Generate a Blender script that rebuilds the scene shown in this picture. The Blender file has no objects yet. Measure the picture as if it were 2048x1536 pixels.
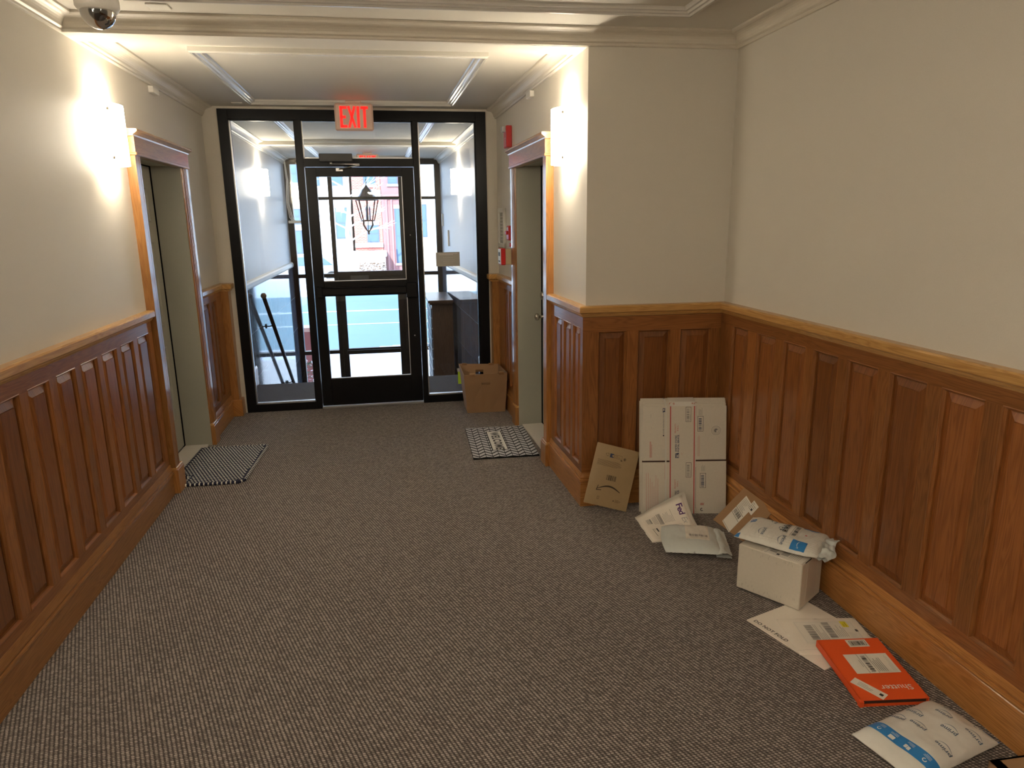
import bpy, math, random
from mathutils import Vector, Matrix, noise
random.seed(7)
scn = bpy.context.scene
col = scn.collection
V = Vector

# ------------------------------------------------------------------ camera
F_PX, PITCH, YAW, ROLL, EYE = 1387.9, -.2315, .1717, -.0137, 1.6
cy_, sy_ = math.cos(YAW), math.sin(YAW)
fw = V((sy_*math.cos(PITCH), cy_*math.cos(PITCH), math.sin(PITCH)))
rt = V((cy_, -sy_, 0)); up = rt.cross(fw)
R_ = rt*math.cos(ROLL) + up*math.sin(ROLL); U_ = -rt*math.sin(ROLL) + up*math.cos(ROLL)
cd = bpy.data.cameras.new('camera'); cam = bpy.data.objects.new('camera', cd); col.objects.link(cam)
m = Matrix.Identity(4)
for i in range(3):
    m[i][0] = R_[i]; m[i][1] = U_[i]; m[i][2] = -fw[i]
m[2][3] = EYE
cam.matrix_world = m
cd.sensor_fit = 'HORIZONTAL'; cd.sensor_width = 36; cd.lens = 36*F_PX/2048
cd.clip_start = .05; cd.clip_end = 400
scn.camera = cam

# ------------------------------------------------------------------ light and exposure
scn.view_settings.view_transform = 'Standard'; scn.view_settings.look = 'None'
scn.view_settings.exposure = 1.58; scn.view_settings.gamma = 1; scn.view_settings.use_curve_mapping = False
w = bpy.data.worlds.new('sky'); scn.world = w; w.use_nodes = True
wn = w.node_tree.nodes; bg = wn['Background']
bg.inputs[0].default_value = (.50, .70, 1.0, 1); bg.inputs[1].default_value = 1.9
sun = bpy.data.lights.new('sun', 'SUN'); sun.energy = 3.4; sun.angle = .01; sun.color = (1, .96, .9)
so = bpy.data.objects.new('sun', sun); col.objects.link(so)
so.rotation_euler = V((.25, .86, -.46)).to_track_quat('-Z', 'Y').to_euler()
SCONCE_GLOW, SCONCE_BULB = 12.5, 2.6

# ------------------------------------------------------------------ materials
def newmat(name):
    mt = bpy.data.materials.new(name); mt.use_nodes = True
    nt = mt.node_tree; return mt, nt, nt.nodes, nt.links, nt.nodes['Principled BSDF']
def plain(name, c, rough=.6, metal=0, bump=0, bscale=200, coat=0, spec=.5, emit=None, es=1):
    mt, nt, n, l, b = newmat(name)
    b.inputs['Base Color'].default_value = (*c, 1); b.inputs['Roughness'].default_value = rough
    b.inputs['Metallic'].default_value = metal; b.inputs['Coat Weight'].default_value = coat
    b.inputs['Specular IOR Level'].default_value = spec
    tc = n.new('ShaderNodeTexCoord'); no = n.new('ShaderNodeTexNoise')
    no.inputs['Scale'].default_value = bscale; no.inputs['Detail'].default_value = 3
    l.new(tc.outputs['Object'], no.inputs['Vector'])
    if bump:
        bp = n.new('ShaderNodeBump'); bp.inputs['Strength'].default_value = bump; bp.inputs['Distance'].default_value = .002
        l.new(no.outputs['Fac'], bp.inputs['Height']); l.new(bp.outputs[0], b.inputs['Normal'])
    mr = n.new('ShaderNodeMapRange'); mr.inputs[3].default_value = .94; mr.inputs[4].default_value = 1.05
    l.new(no.outputs['Fac'], mr.inputs[0])
    mx = n.new('ShaderNodeVectorMath'); mx.operation = 'SCALE'; mx.inputs[0].default_value = c
    l.new(mr.outputs[0], mx.inputs['Scale']); l.new(mx.outputs[0], b.inputs['Base Color'])
    if emit:
        b.inputs['Emission Color'].default_value = (*emit, 1); b.inputs['Emission Strength'].default_value = es
    return mt
def math_(n, l, op, a, b_=None):
    q = n.new('ShaderNodeMath'); q.operation = op
    for i, v in enumerate((a, b_)):
        if v is None: continue
        if hasattr(v, 'is_output'): l.new(v, q.inputs[i])
        else: q.inputs[i].default_value = v
    return q.outputs[0]
def wood(name, c1, c2, rough=.36, coat=.5, ring=1.0, vary=.25):
    """oak: grain runs along the UV u axis (metres)"""
    mt, nt, n, l, b = newmat(name)
    uv = n.new('ShaderNodeUVMap'); oi = n.new('ShaderNodeObjectInfo')
    off = n.new('ShaderNodeCombineXYZ')
    r10 = math_(n, l, 'MULTIPLY', oi.outputs['Random'], 37.0); r7 = math_(n, l, 'MULTIPLY', oi.outputs['Random'], 11.3)
    l.new(r10, off.inputs[0]); l.new(r7, off.inputs[1]); l.new(r7, off.inputs[2])
    ad = n.new('ShaderNodeVectorMath'); ad.operation = 'ADD'
    l.new(uv.outputs[0], ad.inputs[0]); l.new(off.outputs[0], ad.inputs[1])
    mp = n.new('ShaderNodeMapping'); mp.inputs['Scale'].default_value = (1.6, 22, 1)
    l.new(ad.outputs[0], mp.inputs[0])
    n1 = n.new('ShaderNodeTexNoise'); n1.inputs['Scale'].default_value = 1.0; n1.inputs['Detail'].default_value = 2
    n1.inputs['Distortion'].default_value = .6; l.new(mp.outputs[0], n1.inputs['Vector'])
    ringv = math_(n, l, 'POWER', math_(n, l, 'ADD', math_(n, l, 'MULTIPLY', math_(n, l, 'SINE', math_(n, l, 'MULTIPLY', n1.outputs['Fac'], 75.0*ring)), .5), .5), .8)
    mp2 = n.new('ShaderNodeMapping'); mp2.inputs['Scale'].default_value = (9, 480, 1)
    l.new(ad.outputs[0], mp2.inputs[0])
    n2 = n.new('ShaderNodeTexNoise'); n2.inputs['Scale'].default_value = 1; n2.inputs['Detail'].default_value = 4
    l.new(mp2.outputs[0], n2.inputs['Vector'])
    mixv = math_(n, l, 'ADD', math_(n, l, 'MULTIPLY', ringv, .26), math_(n, l, 'MULTIPLY', n2.outputs['Fac'], .82))
    cr = n.new('ShaderNodeValToRGB'); e = cr.color_ramp.elements
    e[0].position = .28; e[0].color = (*c2, 1); e[1].position = .72; e[1].color = (*c1, 1)
    l.new(mixv, cr.inputs[0])
    sc = n.new('ShaderNodeVectorMath'); sc.operation = 'SCALE'
    mr = n.new('ShaderNodeMapRange'); mr.inputs[3].default_value = 1-vary; mr.inputs[4].default_value = 1+vary
    l.new(oi.outputs['Random'], mr.inputs[0]); l.new(mr.outputs[0], sc.inputs['Scale'])
    l.new(cr.outputs[0], sc.inputs[0]); l.new(sc.outputs[0], b.inputs['Base Color'])
    b.inputs['Roughness'].default_value = rough; b.inputs['Coat Weight'].default_value = coat
    b.inputs['Coat Roughness'].default_value = .12; b.inputs['Specular IOR Level'].default_value = .3
    bp = n.new('ShaderNodeBump'); bp.inputs['Strength'].default_value = .12; bp.inputs['Distance'].default_value = .001
    l.new(n2.outputs['Fac'], bp.inputs['Height']); l.new(bp.outputs[0], b.inputs['Normal'])
    return mt
OAK = wood('honey oak', (.44, .20, .058), (.27, .11, .029))
OAKL = wood('lighter oak rail', (.68, .39, .13), (.45, .22, .06))
OAKD = wood('red brown oak panel', (.29, .105, .029), (.175, .058, .015), ring=.7, vary=.3)
OAKM = wood('brown oak frame', (.32, .125, .036), (.19, .068, .017), vary=.18)
BROWNWOOD = wood('walnut cabinet', (.14, .075, .045), (.075, .038, .022), vary=.1, coat=.25)
WALL = plain('greige wall paint', (.66, .62, .545), .55, bump=.25, bscale=260)
WALLV = plain('pale vestibule paint', (.60, .59, .58), .42, bump=.3, bscale=120)
CEIL = plain('ceiling paint', (.66, .63, .56), .7)
CROWN = plain('cream crown moulding paint', (.66, .61, .52), .45)
TRAY = plain('semi gloss ceiling moulding paint', (.62, .60, .55), .22)
DOORP = plain('grey green door paint', (.40, .395, .33), .45)
BLACK = plain('black powder coated metal', (.004, .004, .005), .33, spec=.25)
DGREY = plain('dark grey plastic', (.05, .05, .052), .4)
ALU = plain('brushed aluminium', (.72, .72, .72), .32, metal=1)
STEEL = plain('satin nickel', (.62, .58, .52), .22, metal=1)
BRONZE = plain('dark bronze metal', (.05, .042, .035), .35, metal=.8)
WHITEP = plain('white plastic', (.78, .76, .70), .4)
REDP = plain('red enamel', (.55, .02, .02), .35)
CARD = plain('brown cardboard', (.36, .21, .105), .75, bump=.1)
CARDD = plain('cardboard cut edge', (.27, .14, .06), .85)
WCARD = plain('white cardboard', (.67, .62, .53), .65, bump=.15, bscale=90)
PAPER = plain('white paper', (.80, .76, .68), .6)
PAPERW = plain('warm white envelope', (.84, .78, .69), .55)
KRAFT = plain('glossy gold kraft mailer', (.40, .285, .15), .36, bump=.2, bscale=40)
POLY = plain('pale grey polythene', (.62, .66, .64), .33, bump=.35, bscale=60)
BUBBLE = plain('bubble wrap polythene', (.74, .73, .68), .32, bump=.3, bscale=50)
ORANGE = plain('orange red card', (.83, .105, .02), .5)
CARDSHADE = plain('painted shade inside card', (.06, .03, .02), .8)  # near black colour stands for the shade inside the card
INK = plain('black ink', (.03, .03, .03), .6)
GINK = plain('grey ink', (.22, .21, .20), .6)
LINK = plain('light grey ink', (.50, .48, .45), .6)
RINK = plain('red ink', (.52, .03, .03), .6)
PINK = plain('faded red ink', (.55, .27, .22), .6)
BINK = plain('navy ink', (.03, .045, .11), .6)
PURP = plain('purple ink', (.09, .02, .14), .6)
BLUE = plain('blue print', (.03, .22, .55), .4)
WINK = plain('white print', (.80, .78, .74), .5)
YEL = plain('yellow sticker', (.85, .75, .05), .5)
LIME = plain('lime sticky note', (.62, .90, .05), .6)
KINK = plain('brown ink on kraft', (.055, .035, .02), .6)
NAVY = plain('navy cotton yarn', (.012, .014, .04), .9, bump=.6, bscale=300)
YARN = plain('white cotton yarn', (.80, .78, .70), .9)
MATBLK = plain('black rubber backing and gap shade', (.010, .010, .011), .9, spec=.1)
MATGRY = plain('grey printed fibre', (.50, .49, .51), .95, bump=.4, bscale=500)
MATWHT = plain('cream printed fibre', (.72, .70, .66), .95, bump=.4, bscale=500)
SNOW = plain('snow', (.85, .87, .90), .8, bump=.3, bscale=3)
ROAD = plain('sky tinted wet road', (.125, .255, .30), .5, bscale=.6)  # blue cast of the sky is put into the asphalt colour
STONE = plain('pale limestone', (.70, .66, .60), .8)
BRICK2 = plain('brownstone', (.34, .17, .17), .8)
CREAM = plain('cream painted facade', (.75, .72, .66), .8)
BFRAME = plain('blue grey window frame', (.08, .12, .20), .5)
WPANE = plain('blue window pane', (.11, .18, .23), .15)
BUSH = plain('brown winter hedge', (.22, .14, .09), .9)
LEAF = plain('evergreen leaves', (.04, .09, .04), .7)
BARK = plain('glare whitened bark', (.62, .58, .54), .9)  # pale colour stands for glaring daylight on the branches
CARP = plain('silver car paint', (.35, .38, .42), .25)
TYRE = plain('black tyre', (.02, .02, .02), .8)
CLEAR = plain('clear strapping band', (.72, .70, .64), .2)

def brick(name):
    mt, nt, n, l, b = newmat(name)
    tc = n.new('ShaderNodeTexCoord'); mp = n.new('ShaderNodeMapping'); mp.inputs['Rotation'].default_value = (math.pi/2, 0, 0)
    l.new(tc.outputs['Object'], mp.inputs[0])
    br = n.new('ShaderNodeTexBrick'); br.inputs['Scale'].default_value = 1.0
    br.inputs['Brick Width'].default_value = .22; br.inputs['Row Height'].default_value = .075; br.inputs['Mortar Size'].default_value = .008
    br.inputs['Color1'].default_value = (.50, .10, .07, 1); br.inputs['Color2'].default_value = (.58, .15, .10, 1); br.inputs['Mortar'].default_value = (.6, .45, .4, 1)
    l.new(mp.outputs[0], br.inputs[0]); l.new(br.outputs[0], b.inputs['Base Color']); b.inputs['Roughness'].default_value = .85
    return mt
BRICK = brick('red brick')

def emission(name, c, s):
    mt, nt, n, l, b = newmat(name)
    b.inputs['Base Color'].default_value = (.9, .88, .82, 1); b.inputs['Roughness'].default_value = .3
    b.inputs['Emission Color'].default_value = (*c, 1); b.inputs['Emission Strength'].default_value = s
    return mt
GLOW = emission('frosted lamp glass', (1, .88, .70), SCONCE_GLOW)
FILLGLOW = emission('fill light bowl glass', (1, .88, .70), 24)  # glow of the added bowl lamp
EXITRED = plain('lit red letters', (.5, .01, .01), .4, emit=(1, .012, .008), es=.55)
EXITFACE = plain('exit sign face', (.50, .40, .33), .4, emit=(1, .3, .15), es=.02)

def glass(name, tint=(1, 1, 1), refl=1.0):
    mt, nt, n, l, b = newmat(name); n.remove(b)
    tr = n.new('ShaderNodeBsdfTransparent'); tr.inputs[0].default_value = (*tint, 1)
    gl = n.new('ShaderNodeBsdfGlossy'); gl.inputs['Roughness'].default_value = .01
    fr = n.new('ShaderNodeFresnel'); fr.inputs[0].default_value = 1.9
    mx = n.new('ShaderNodeMixShader')
    l.new(math_(n, l, 'MULTIPLY', fr.outputs[0], refl), mx.inputs[0])
    l.new(tr.outputs[0], mx.inputs[1]); l.new(gl.outputs[0], mx.inputs[2]); l.new(mx.outputs[0], n['Material Output'].inputs[0])
    return mt
GLASS = glass('clear window glass', (.97, .985, .99), .5); DOME = glass('clear dome', (.8, .8, .8), 1.6)

def carpet(name, ca, cb, cc, pitch=.0175, bead=.0135, ang=21.0):
    mt, nt, n, l, b = newmat(name)
    tc = n.new('ShaderNodeTexCoord'); mp = n.new('ShaderNodeMapping'); mp.inputs['Rotation'].default_value = (0, 0, math.radians(-ang))
    l.new(tc.outputs['Object'], mp.inputs[0])
    sp = n.new('ShaderNodeSeparateXYZ'); l.new(mp.outputs[0], sp.inputs[0])
    nz = n.new('ShaderNodeTexNoise'); nz.inputs['Scale'].default_value = 170; nz.inputs['Detail'].default_value = 1
    l.new(tc.outputs['Object'], nz.inputs['Vector'])
    nzc = math_(n, l, 'SUBTRACT', nz.outputs['Fac'], .5)
    a = math_(n, l, 'MULTIPLY', sp.outputs[0], 1/pitch)
    a = math_(n, l, 'ADD', a, math_(n, l, 'MULTIPLY', nzc, .55))
    row = math_(n, l, 'FLOOR', a); fa = math_(n, l, 'FRACT', a)
    bb = math_(n, l, 'MULTIPLY', sp.outputs[1], 1/bead)
    bb = math_(n, l, 'ADD', bb, math_(n, l, 'MULTIPLY', row, .37)); bb = math_(n, l, 'ADD', bb, math_(n, l, 'MULTIPLY', fa, .55))
    cell = math_(n, l, 'FLOOR', bb); fb = math_(n, l, 'FRACT', bb)
    ha = math_(n, l, 'SINE', math_(n, l, 'MULTIPLY', fa, math.pi)); hb = math_(n, l, 'SINE', math_(n, l, 'MULTIPLY', fb, math.pi))
    hh = math_(n, l, 'MULTIPLY', math_(n, l, 'POWER', ha, .8), math_(n, l, 'POWER', hb, .45))
    cv = n.new('ShaderNodeCombineXYZ'); l.new(row, cv.inputs[0]); l.new(cell, cv.inputs[1])
    wnz = n.new('ShaderNodeTexWhiteNoise'); l.new(cv.outputs[0], wnz.inputs['Vector'])
    v = math_(n, l, 'MULTIPLY', hh, math_(n, l, 'ADD', math_(n, l, 'MULTIPLY', wnz.outputs['Value'], .45), .72))
    n3 = n.new('ShaderNodeTexNoise'); n3.inputs['Scale'].default_value = 520; l.new(tc.outputs['Object'], n3.inputs['Vector'])
    v = math_(n, l, 'ADD', v, math_(n, l, 'MULTIPLY', math_(n, l, 'SUBTRACT', n3.outputs['Fac'], .5), .8))
    cr = n.new('ShaderNodeValToRGB'); e = cr.color_ramp.elements
    e[0].position = .12; e[0].color = (*ca, 1); e[1].position = .95; e[1].color = (*cc, 1)
    m_ = e.new(.55); m_.color = (*cb, 1)
    l.new(v, cr.inputs[0]); l.new(cr.outputs[0], b.inputs['Base Color']); b.inputs['Roughness'].default_value = .9
    b.inputs['Sheen Weight'].default_value = .15
    bp = n.new('ShaderNodeBump'); bp.inputs['Strength'].default_value = .7; bp.inputs['Distance'].default_value = .004
    l.new(v, bp.inputs['Height']); l.new(bp.outputs[0], b.inputs['Normal'])
    return mt
CARPET = carpet('taupe loop carpet', (.020, .014, .012), (.135, .104, .086), (.48, .41, .36), .0128, .0088)
CARPET2 = carpet('grey blue landing carpet', (.03, .028, .035), (.08, .075, .09), (.16, .155, .18), .006, .02, 90)

def marble(name):
    mt, nt, n, l, b = newmat(name)
    tc = n.new('ShaderNodeTexCoord'); sp = n.new('ShaderNodeSeparateXYZ'); l.new(tc.outputs['Object'], sp.inputs[0])
    def joint(o, per):
        f_ = math_(n, l, 'FRACT', math_(n, l, 'MULTIPLY', o, 1/per))
        return math_(n, l, 'LESS_THAN', f_, .006/per)
    j = math_(n, l, 'MAXIMUM', joint(sp.outputs[1], .61), joint(math_(n, l, 'ADD', sp.outputs[2], 5.0), .46))
    nz = n.new('ShaderNodeTexNoise'); nz.inputs['Scale'].default_value = 3; nz.inputs['Detail'].default_value = 8; nz.inputs['Distortion'].default_value = 1.5
    l.new(tc.outputs['Object'], nz.inputs['Vector'])
    cr = n.new('ShaderNodeValToRGB'); e = cr.color_ramp.elements
    e[0].position = .35; e[0].color = (.10, .12, .17, 1); e[1].position = .7; e[1].color = (.22, .25, .31, 1)  # blue grey lift in the colour stands for the street's reflection
    l.new(nz.outputs['Fac'], cr.inputs[0])
    mx = n.new('ShaderNodeMix'); mx.data_type = 'RGBA'; l.new(j, mx.inputs['Factor'])
    l.new(cr.outputs[0], mx.inputs[6]); mx.inputs[7].default_value = (.5, .5, .5, 1)
    l.new(mx.outputs[2], b.inputs['Base Color']); b.inputs['Roughness'].default_value = .06; b.inputs['Specular IOR Level'].default_value = .8
    return mt
MARBLE = marble('polished dark marble tile')
def bubblemat():
    mt, nt, n, l, b = newmat('honeycomb padded polythene')
    b.inputs['Base Color'].default_value = (.73, .72, .66, 1); b.inputs['Roughness'].default_value = .3
    tc = n.new('ShaderNodeTexCoord'); vo = n.new('ShaderNodeTexVoronoi'); vo.inputs['Scale'].default_value = 75; vo.inputs['Randomness'].default_value = .12
    l.new(tc.outputs['Object'], vo.inputs['Vector'])
    bp = n.new('ShaderNodeBump'); bp.invert = True; bp.inputs['Strength'].default_value = .8; bp.inputs['Distance'].default_value = .003
    l.new(vo.outputs['Distance'], bp.inputs['Height']); l.new(bp.outputs[0], b.inputs['Normal'])
    return mt
PADDED = bubblemat()

# ------------------------------------------------------------------ mesh builder
class MB:
    def __init__(s): s.v = []; s.f = []; s.mi = []; s.uv = []; s.mats = []; s.sm = []
    def m(s, mat):
        if mat not in s.mats: s.mats.append(mat)
        return s.mats.index(mat)
    def face(s, pts, mat, uv=None, smooth=False):
        i = len(s.v); s.v += [V(p) for p in pts]; s.f.append(list(range(i, i+len(pts)))); s.mi.append(s.m(mat))
        s.uv.append(uv or [(p[0], p[1]) for p in pts]); s.sm.append(smooth)
    def box(s, a, b, mat, grain=0, M=None, ch=0.0):
        """axis box a..b; grain = axis of the wood grain; ch = chamfer"""
        a = V(a); b = V(b)
        lo = V((min(a[i], b[i]) for i in range(3))); hi = V((max(a[i], b[i]) for i in range(3)))
        g = grain; o = [i for i in range(3) if i != g]
        def uvf(p): return (p[g], p[o[0]]+p[o[1]]*1.0)
        if ch:
            c = ch
            rings = []
            def ring(z, ins):
                return [V((lo.x+ins, lo.y+ins, z)), V((hi.x-ins, lo.y+ins, z)), V((hi.x-ins, hi.y-ins, z)), V((lo.x+ins, hi.y-ins, z))]
            def oct_(z, k):
                return [V((lo.x+k+0, lo.y, z)), V((hi.x-k, lo.y, z)), V((hi.x, lo.y+k, z)), V((hi.x, hi.y-k, z)), V((hi.x-k, hi.y, z)), V((lo.x+k, hi.y, z)), V((lo.x, hi.y-k, z)), V((lo.x, lo.y+k, z))]
            def octi(z):
                k = c
                return [V((lo.x+k, lo.y+k, z)), V((hi.x-k, lo.y+k, z)), V((hi.x-k, lo.y+k, z)), V((hi.x-k, hi.y-k, z)), V((hi.x-k, hi.y-k, z)), V((lo.x+k, hi.y-k, z)), V((lo.x+k, hi.y-k, z)), V((lo.x+k, lo.y+k, z))]
            L = [octi(lo.z), oct_(lo.z+c, c), oct_(hi.z-c, c), octi(hi.z)]
            fs = []
            for q in range(3):
                A, B = L[q], L[q+1]
                for i in range(8):
                    j = (i+1) % 8
                    P = [A[i], A[j], B[j], B[i]]; Q = []
                    for p in P:
                        if not any((p-r).length < 1e-7 for r in Q): Q.append(p)
                    if len(Q) > 2: fs.append(Q)
            fs.append([V((hi.x-c, lo.y+c, hi.z)), V((hi.x-c, hi.y-c, hi.z)), V((lo.x+c, hi.y-c, hi.z)), V((lo.x+c, lo.y+c, hi.z))])
            fs.append([V((lo.x+c, lo.y+c, lo.z)), V((lo.x+c, hi.y-c, lo.z)), V((hi.x-c, hi.y-c, lo.z)), V((hi.x-c, lo.y+c, lo.z))])
        else:
            P = [V((x, y, z)) for z in (lo.z, hi.z) for y in (lo.y, hi.y) for x in (lo.x, hi.x)]
            fs = [[P[i] for i in q] for q in ((0, 2, 3, 1), (4, 5, 7, 6), (0, 1, 5, 4), (2, 6, 7, 3), (0, 4, 6, 2), (1, 3, 7, 5))]
        for q in fs: s.face([M @ p if M else p for p in q], mat, [uvf(p) for p in q])
    def tube(s, pts, r, mat, seg=10, closed=False, caps=True):
        pts = [V(p) for p in pts]; rr = r if isinstance(r, (list, tuple)) else [r]*len(pts); rings = []
        prev = None
        for i, p in enumerate(pts):
            t = (pts[min(i+1, len(pts)-1)] - pts[max(i-1, 0)])
            if closed: t = pts[(i+1) % len(pts)] - pts[i-1]
            t.normalize()
            a = prev - t*prev.dot(t) if prev else (t.cross(V((0, 0, 1))) if abs(t.z) < .9 else t.cross(V((1, 0, 0))))
            a.normalize(); prev = a; b = t.cross(a)
            rings.append([p + (a*math.cos(2*math.pi*k/seg) + b*math.sin(2*math.pi*k/seg))*rr[i] for k in range(seg)])
        n_ = len(rings)
        for i in range(n_ if closed else n_-1):
            A, B = rings[i], rings[(i+1) % n_]
            for k in range(seg):
                s.face([A[k], A[(k+1) % seg], B[(k+1) % seg], B[k]], mat, smooth=True)
        if caps and not closed:
            s.face(rings[0][::-1], mat); s.face(rings[-1], mat)
    def lathe(s, prof, mat, c=(0, 0, 0), seg=24, M=None):
        """prof = [(r, z)]"""
        c = V(c)
        def P(r, z, k):
            p = V((r*math.cos(2*math.pi*k/seg), r*math.sin(2*math.pi*k/seg), z)); p = (M @ p) if M else p
            return p + c
        for (r0, z0), (r1, z1) in zip(prof, prof[1:]):
            for k in range(seg):
                q = [P(r0, z0, k), P(r0, z0, k+1), P(r1, z1, k+1), P(r1, z1, k)]
                if r0 < 1e-6: q = [q[0], q[2], q[3]]
                elif r1 < 1e-6: q = q[:3]
                s.face(q, mat, smooth=True)
    def prism(s, poly, mat, f0, f1, grain_uv=None):
        """poly = 2D list, f0/f1 map a 2D point to 3D"""
        A = [V(f0(*p)) for p in poly]; B = [V(f1(*p)) for p in poly]; n_ = len(poly)
        ln = (B[0]-A[0]).length; per = 0; off = A[0].z*0
        for i in range(n_):
            j = (i+1) % n_; d = (A[j]-A[i]).length
            s.face([A[i], A[j], B[j], B[i]], mat, [(0, per), (0, per+d), (ln, per+d), (ln, per)]); per += d
        s.face(A[::-1], mat, [(p[0], p[1]) for p in poly][::-1]); s.face(B, mat, [(p[0]+.3, p[1]) for p in poly])
    def sweep(s, path, prof, mat, closed=False, z=0.0, caps=True):
        """profile [(d, z)] swept along a plan path with mitres, d to the left-hand normal (z x dir)"""
        path = [V((p[0], p[1], 0)) for p in path]; n_ = len(path); rings = []; ul = [0]
        for i in range(n_):
            pa = path[i-1] if (i > 0 or closed) else None; pb = path[(i+1) % n_] if (i < n_-1 or closed) else None
            ds = []
            if pa is not None: ds.append((path[i]-pa).normalized())
            if pb is not None: ds.append((pb-path[i]).normalized())
            ns = [V((-d.y, d.x, 0)) for d in ds]; nn = sum(ns, V()); nn.normalize(); k = 1/max(.2, nn.dot(ns[0]))
            rings.append([path[i] + nn*k*d + V((0, 0, z+zz)) for d, zz in prof])
            if i: ul.append(ul[-1] + (path[i]-path[i-1]).length)
        ul.append(ul[-1] + (path[0]-path[-1]).length)
        per = [0]
        for (a, b) in zip(prof, prof[1:]): per.append(per[-1] + math.hypot(a[0]-b[0], a[1]-b[1]))
        for i in range(n_ if closed else n_-1):
            A, B = rings[i], rings[(i+1) % n_]
            for k in range(len(prof)-1):
                s.face([A[k], B[k], B[k+1], A[k+1]], mat, [(ul[i], per[k]), (ul[i+1], per[k]), (ul[i+1], per[k+1]), (ul[i], per[k+1])])
        if caps and not closed:
            s.face(rings[0], mat, [(p[0], p[1]) for p in prof]); s.face(rings[-1][::-1], mat, [(p[0], p[1]) for p in prof][::-1])
    def grid(s, fn, nu, nv, mat, smooth=True):
        P = [[V(fn(i/nu, j/nv)) for i in range(nu+1)] for j in range(nv+1)]
        for j in range(nv):
            for i in range(nu):
                s.face([P[j][i], P[j][i+1], P[j+1][i+1], P[j+1][i]], mat, smooth=smooth)
    def build(s, name, parent=None, M=None, merge=True, loc=None, bevel=0):
        me = bpy.data.meshes.new(name)
        vs = s.v; fs = s.f; remap = None
        if merge:
            d = {}; nv = []; remap = []
            for p in vs:
                k = (round(p.x, 5), round(p.y, 5), round(p.z, 5))
                if k not in d: d[k] = len(nv); nv.append(p)
                remap.append(d[k])
            vs = nv
        F = []; MI = []; UV = []; SM = []
        for f, mi, uv, sm in zip(fs, s.mi, s.uv, s.sm):
            g = [remap[i] for i in f] if remap else f
            if len(set(g)) != len(g):
                h = []; hu = []
                for i, u in zip(g, uv):
                    if i not in h: h.append(i); hu.append(u)
                g, uv = h, hu
            if len(g) < 3: continue
            F.append(g); MI.append(mi); UV.append(uv); SM.append(sm)
        me.from_pydata([tuple(p) for p in vs], [], F)
        for mt in s.mats: me.materials.append(mt)
        if len(me.polygons) == len(F):
            me.polygons.foreach_set('material_index', MI); me.polygons.foreach_set('use_smooth', SM)
            ul = me.uv_layers.new(name='UVMap'); flat = [c for uv in UV for u in uv for c in u]
            if len(flat) == 2*len(me.loops): ul.data.foreach_set('uv', flat)
        me.update()
        o = bpy.data.objects.new(name, me); col.objects.link(o)
        if parent: o.parent = parent
        if M is not None: o.matrix_local = M
        if loc is not None: o.location = loc
        if bevel:
            b = o.modifiers.new('bevel', 'BEVEL'); b.width = bevel; b.segments = 2; b.limit_method = 'ANGLE'
        return o
def fixnormals(o):
    import bmesh
    bm = bmesh.new(); bm.from_mesh(o.data); bmesh.ops.recalc_face_normals(bm, faces=bm.faces); bm.to_mesh(o.data); bm.free(); return o
def tag(o, label=None, cat=None, group=None, kind=None):
    if label: o['label'] = label
    if cat: o['category'] = cat
    if group: o['group'] = group
    if kind: o['kind'] = kind
    return o
def empty(name, loc=(0, 0, 0), M=None, **k):
    o = bpy.data.objects.new(name, None); col.objects.link(o); o.empty_display_size = .1
    if M is not None: o.matrix_world = M
    else: o.location = loc
    return tag(o, **k)
def one(name, mb, **k):
    M = k.pop('M', None); p = k.pop('parent', None); b = k.pop('bevel', 0)
    return tag(mb.build(name, p, M=M, bevel=b), **k)
def frame(o, x, y, z=None):
    """matrix from origin, x axis, y axis"""
    o = V(o); x = V(x).normalized(); y = V(y); y = (y - x*y.dot(x)).normalized(); z = x.cross(y)
    return Matrix(((x.x, y.x, z.x, o.x), (x.y, y.y, z.y, o.y), (x.z, y.z, z.z, o.z), (0, 0, 0, 1)))
def wallframe(p0, p1):
    """local x along the wall, local y out of the wall (z cross x), z up"""
    d = V((p1[0]-p0[0], p1[1]-p0[1], 0)).normalized()
    return Matrix(((d.x, -d.y, 0, p0[0]), (d.y, d.x, 0, p0[1]), (0, 0, 1, 0), (0, 0, 0, 1)))
def textmesh(mb, txt, size, T, mat, bold=0.0, align='LEFT', spacing=1.0, shear=0):
    """adds flat lettering; T maps (x, y) of the text to a 3D point"""
    c = bpy.data.curves.new('t', 'FONT'); c.body = txt; c.size = size; c.align_x = align; c.offset = bold; c.space_character = spacing
    c.resolution_u = 2; c.shear = shear
    o = bpy.data.objects.new('t', c); me = bpy.data.meshes.new_from_object(o)
    for p in me.polygons: mb.face([T(me.vertices[i].co.x, me.vertices[i].co.y) for i in p.vertices], mat)
    bpy.data.objects.remove(o); bpy.data.curves.remove(c); bpy.data.meshes.remove(me)

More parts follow.
